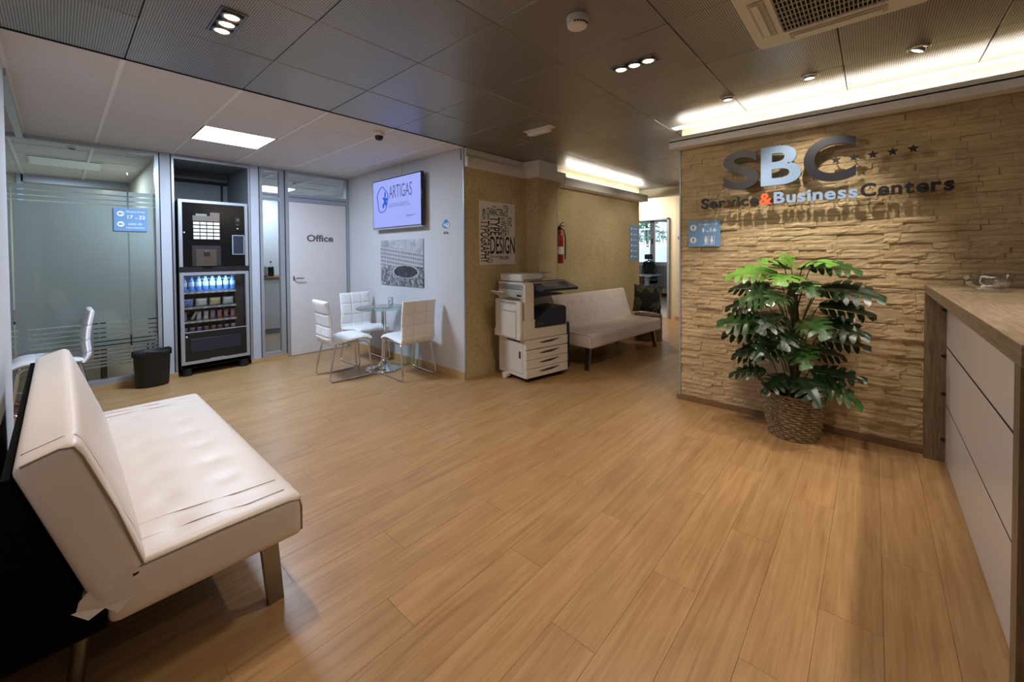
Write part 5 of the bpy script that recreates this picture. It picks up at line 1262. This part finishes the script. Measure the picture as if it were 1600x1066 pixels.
for (y, z, x, dr_, L, dp, ro_, mt_, wd) in LV:
    zs = max(0.22, z-0.30) if z > 0.6 else 0.22
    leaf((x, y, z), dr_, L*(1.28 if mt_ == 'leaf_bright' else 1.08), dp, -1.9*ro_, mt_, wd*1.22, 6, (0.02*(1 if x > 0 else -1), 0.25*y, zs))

# ================================================================== RECEPTION COUNTER
co_ = thing('reception_counter', 'reception counter with wood top and three stacked white front panels', 'counter', (1.5, -0.26, 0))
LC = 3.89-1.5
part('worktop', 'counter_wood', co_, ((0, -0.74, 1.105), (LC, 0, 1.16)), r=0.002)
part('end_upright', 'counter_wood_upright', co_, ((LC-0.055, -0.70, 0), (LC, 0, 1.105)))
part('end_upright', 'counter_wood_upright', co_, ((0, -0.70, 0), (0.055, 0, 1.105)))
for (z0, z1) in ((0.006, 0.374), (0.387, 0.752), (0.766, 1.100)): part('front_panel', 'counter_panel', co_, ((0.056, -0.118, z0), (LC-0.056, -0.10, z1)), r=0.0015)
part('carcass', 'carcass_dark', co_, ((0.056, -0.66, 0.0), (LC-0.056, -0.128, 1.104)))
for z in (0.15, 0.45, 0.70, 1.0):
    MB().lathe([(0.012, 0), (0.012, 0.004), (0.008, 0.006), (0.0, 0.006)], n=14, cap=False).xf(Matrix.Translation((LC-0.0555, -0.088, z)) @ Matrix.Rotation(R(-90), 4, 'Y')).build('bolt_cap', 'black_plastic', co_)
for z in (0.3805, 0.759): part('joint_strip', 'carcass_dark', co_, ((0.056, -0.12, z-0.0065), (LC-0.056, -0.102, z+0.0065)))
# crystal dish of sweets
bw = thing('glass_dish', 'oval cut-glass dish of wrapped sweets on the reception counter', 'dish', (3.38, -0.47, 1.1605), R(-35))
n = 32; vs = []; fs = []
PR = [(0.0, 0.006), (0.06, 0.006), (0.105, 0.045), (0.128, 0.078), (0.133, 0.078), (0.112, 0.042), (0.066, 0.0), (0.0, 0.0)]
for i, (r_, z) in enumerate(PR):
    for k in range(n):
        a = 2*math.pi*k/n; sc = 0.010*math.cos(8*a)*(1 if i in (3, 4) else 0); vs.append((r_*math.cos(a), r_*0.62*math.sin(a), z+sc+(0.012*abs(math.cos(a))**2 if i in (3, 4) else 0)))
for i in range(len(PR)-1):
    for k in range(n): fs.append((i*n+k, i*n+(k+1) % n, (i+1)*n+(k+1) % n, (i+1)*n+k))
MB().add(vs, fs, True).build('bowl', 'display_glass', bw)
rs = random.Random(8); SW = []
for k in range(16):
    a = rs.random()*6.28; q = rs.random()**0.5*0.052; x, y = q*math.cos(a), q*0.6*math.sin(a)
    c = Vector((3.38, -0.47, 1.1605))+Matrix.Rotation(R(-35), 3, 'Z') @ Vector((x, y, 0.0115+0.009*(k//8)*1.6))
    t = thing('wrapped_sweet', 'small wrapped sweet lying in the cut-glass dish', 'sweet', c, rs.random()*3, 'sweets in the glass dish')
    MB().lathe([(0.0, -0.006), (0.006, -0.005), (0.0085, 0.0), (0.006, 0.005), (0.0, 0.006)], n=10, sx=1.4, cap=False).build('sweet_body', ['candy', 'candy', 'paper_white', 'sign_blue'][k % 4], t)
    for sx in (-1, 1): MB().add([(sx*0.010, 0, 0), (sx*0.019, 0.006, 0.003), (sx*0.020, 0, -0.001), (sx*0.019, -0.006, 0.002)], [(0, 1, 2), (0, 2, 3)]).build('wrapper_twist', 'paper_white', t)

# ================================================================== FAR OFFICE: DESK AND CHAIR
dk = thing('office_desk', 'grey office desk seen through the doorway at the corridor end', 'desk', (11.6, 5.05, 0))
part('desk_top', 'desk_grey', dk, ((-0.4, -0.36, 0.72), (0.4, 1.2, 0.75)))
part('leg', 'desk_grey', dk, ((-0.05, -0.12, 0.03), (0.05, 0.0, 0.72))); part('foot', 'desk_grey', dk, ((-0.38, -0.12, 0), (0.38, -0.03, 0.03)))
part('modesty_panel', 'brown_wood', dk, ((-0.02, 0.05, 0.15), (0.02, 1.1, 0.70)))
oc = thing('office_chair', 'black mesh office chair behind the grey desk in the far office', 'chair', (12.45, 5.32, 0))
MB().rbox((-0.23, -0.23, 0.44), (0.23, 0.23, 0.52), 0.03).build('seat', 'black_fabric', oc)
bkm = MB().tube([(0.02, -0.20, 0.60), (0.06, -0.22, 0.85), (0.05, -0.17, 1.10), (0.04, 0.0, 1.16), (0.05, 0.17, 1.10), (0.06, 0.22, 0.85), (0.02, 0.20, 0.60), (0.0, 0, 0.56)], 0.02, 8, True); bk2 = bkm.build('back_frame', 'black_plastic', oc)
MB().box((0.045, -0.18, 0.60), (0.055, 0.18, 1.12)).build('back_mesh', 'vent_dark', bk2)
MB().rbox((-0.01, -0.13, 1.20), (0.06, 0.13, 1.36), 0.03).build('headrest', 'black_plastic', oc); MB().tube([(0.05, 0, 1.15), (0.03, 0, 1.22)], 0.02, 8).build('headrest_post', 'black_plastic', oc)
MB().tube([(0, 0, 0.08), (0, 0, 0.45)], 0.03, 10).build('gas_lift', 'black_plastic', oc)
for k in range(5):
    a = 2*math.pi*k/5+0.3; MB().tube([(0, 0, 0.10), (0.28*math.cos(a), 0.28*math.sin(a), 0.06)], 0.02, 6).build('base_arm', 'black_plastic', oc)
    MB().lathe([(0.0, -0.015), (0.03, -0.012), (0.03, 0.012), (0.0, 0.015)], n=14, cap=False).xf(Matrix.Translation((0.28*math.cos(a), 0.28*math.sin(a), 0.03)) @ Matrix.Rotation(R(90), 4, 'X')).build('caster', 'black_plastic', oc)
for s in (-1, 1): MB().tube([(0, s*0.25, 0.50), (0.0, s*0.27, 0.70), (-0.12, s*0.27, 0.72), (0.08, s*0.27, 0.72)], 0.02, 6).build('armrest', 'black_plastic', oc)
# ================================================================== MEETING ROOM BEHIND THE FROSTED GLASS
mtb = thing('meeting_table', 'dark meeting table seen dimly through the frosted glass', 'table', (-0.15, 7.0, 0))
part('table_top', 'brown_wood', mtb, ((-0.55, -0.55, 0.71), (0.55, 0.9, 0.74)), r=0.004)
for (x, y) in ((-0.48, -0.48), (0.48, -0.48), (-0.48, 0.83), (0.48, 0.83)): part('leg', 'gap_dark', mtb, ((x-0.025, y-0.025, 0), (x+0.025, y+0.025, 0.71)))
mch = thing('meeting_chair', 'dark chair beside the table behind the frosted glass', 'chair', (0.50, 6.25, 0), R(90))
MB().rbox((-0.22, -0.22, 0.42), (0.22, 0.22, 0.48), 0.02).build('seat', 'black_fabric', mch); MB().rbox((-0.22, -0.25, 0.52), (0.22, -0.21, 0.92), 0.015).build('backrest', 'black_fabric', mch)
for (x, y) in ((-0.19, -0.2), (0.19, -0.2), (-0.19, 0.19), (0.19, 0.19)): MB().tube([(x, y, 0), (x, y, 0.43)], 0.012, 8).build('leg', 'black_plastic', mch)
for x in (-0.19, 0.19): MB().tube([(x, -0.2, 0.40), (x, -0.23, 0.55)], 0.011, 8).build('back_post', 'black_plastic', mch)
# ================================================================== KITCHEN BEHIND THE NARROW GLASS
kc = thing('kitchen_counter', 'white kitchen cabinet with brown top behind the narrow glass', 'cabinet', (2.5, 8.0, 0))
part('cabinet_body', 'door_white', kc, ((-0.7, 0.03, 0.08), (1.1, 0.60, 0.97))); part('plinth', 'desk_grey', kc, ((-0.7, 0.06, 0), (1.1, 0.58, 0.08)))
part('worktop', 'skirting_dark', kc, ((-0.7, 0.0, 0.97), (1.1, 0.61, 1.01)))
for k in range(3):
    d = part('cabinet_door', 'door_white', kc, ((-0.69+k*0.6, 0.012, 0.09), (-0.10+k*0.6, 0.03, 0.955))); part('handle', 'brushed_steel', d, ((-0.45+k*0.6, 0.0, 0.90), (-0.33+k*0.6, 0.012, 0.912)))
ts = thing('toaster', 'steel toaster on the kitchen worktop behind the narrow glass', 'toaster', (2.42, 8.22, 1.0105))
part('shell', 'toaster', ts, ((-0.10, -0.09, 0.012), (0.10, 0.09, 0.20)), r=0.025); part('base', 'black_plastic', ts, ((-0.095, -0.085, 0), (0.095, 0.085, 0.015)))
part('slot', 'vent_dark', ts, ((-0.075, -0.035, 0.198), (0.075, -0.012, 0.2015)), ((-0.075, 0.012, 0.198), (0.075, 0.035, 0.2015))); part('lever', 'black_plastic', ts, ((0.10, -0.02, 0.13), (0.118, 0.02, 0.15)))
ke = thing('coffee_press', 'dark coffee press beside the steel toaster', 'coffee press', (2.62, 8.30, 1.0105))
MB().lathe([(0.0, 0), (0.05, 0), (0.05, 0.16), (0.045, 0.18), (0.0, 0.185)], n=20, cap=False).build('jug', 'black_gloss', ke); MB().tube([(0, 0, 0.18), (0, 0, 0.25)], 0.006, 8).build('plunger', 'chrome', ke); MB().lathe([(0, 0.25), (0.015, 0.255), (0.018, 0.27), (0.0, 0.285)], n=12, cap=False).build('knob', 'black_plastic', ke)
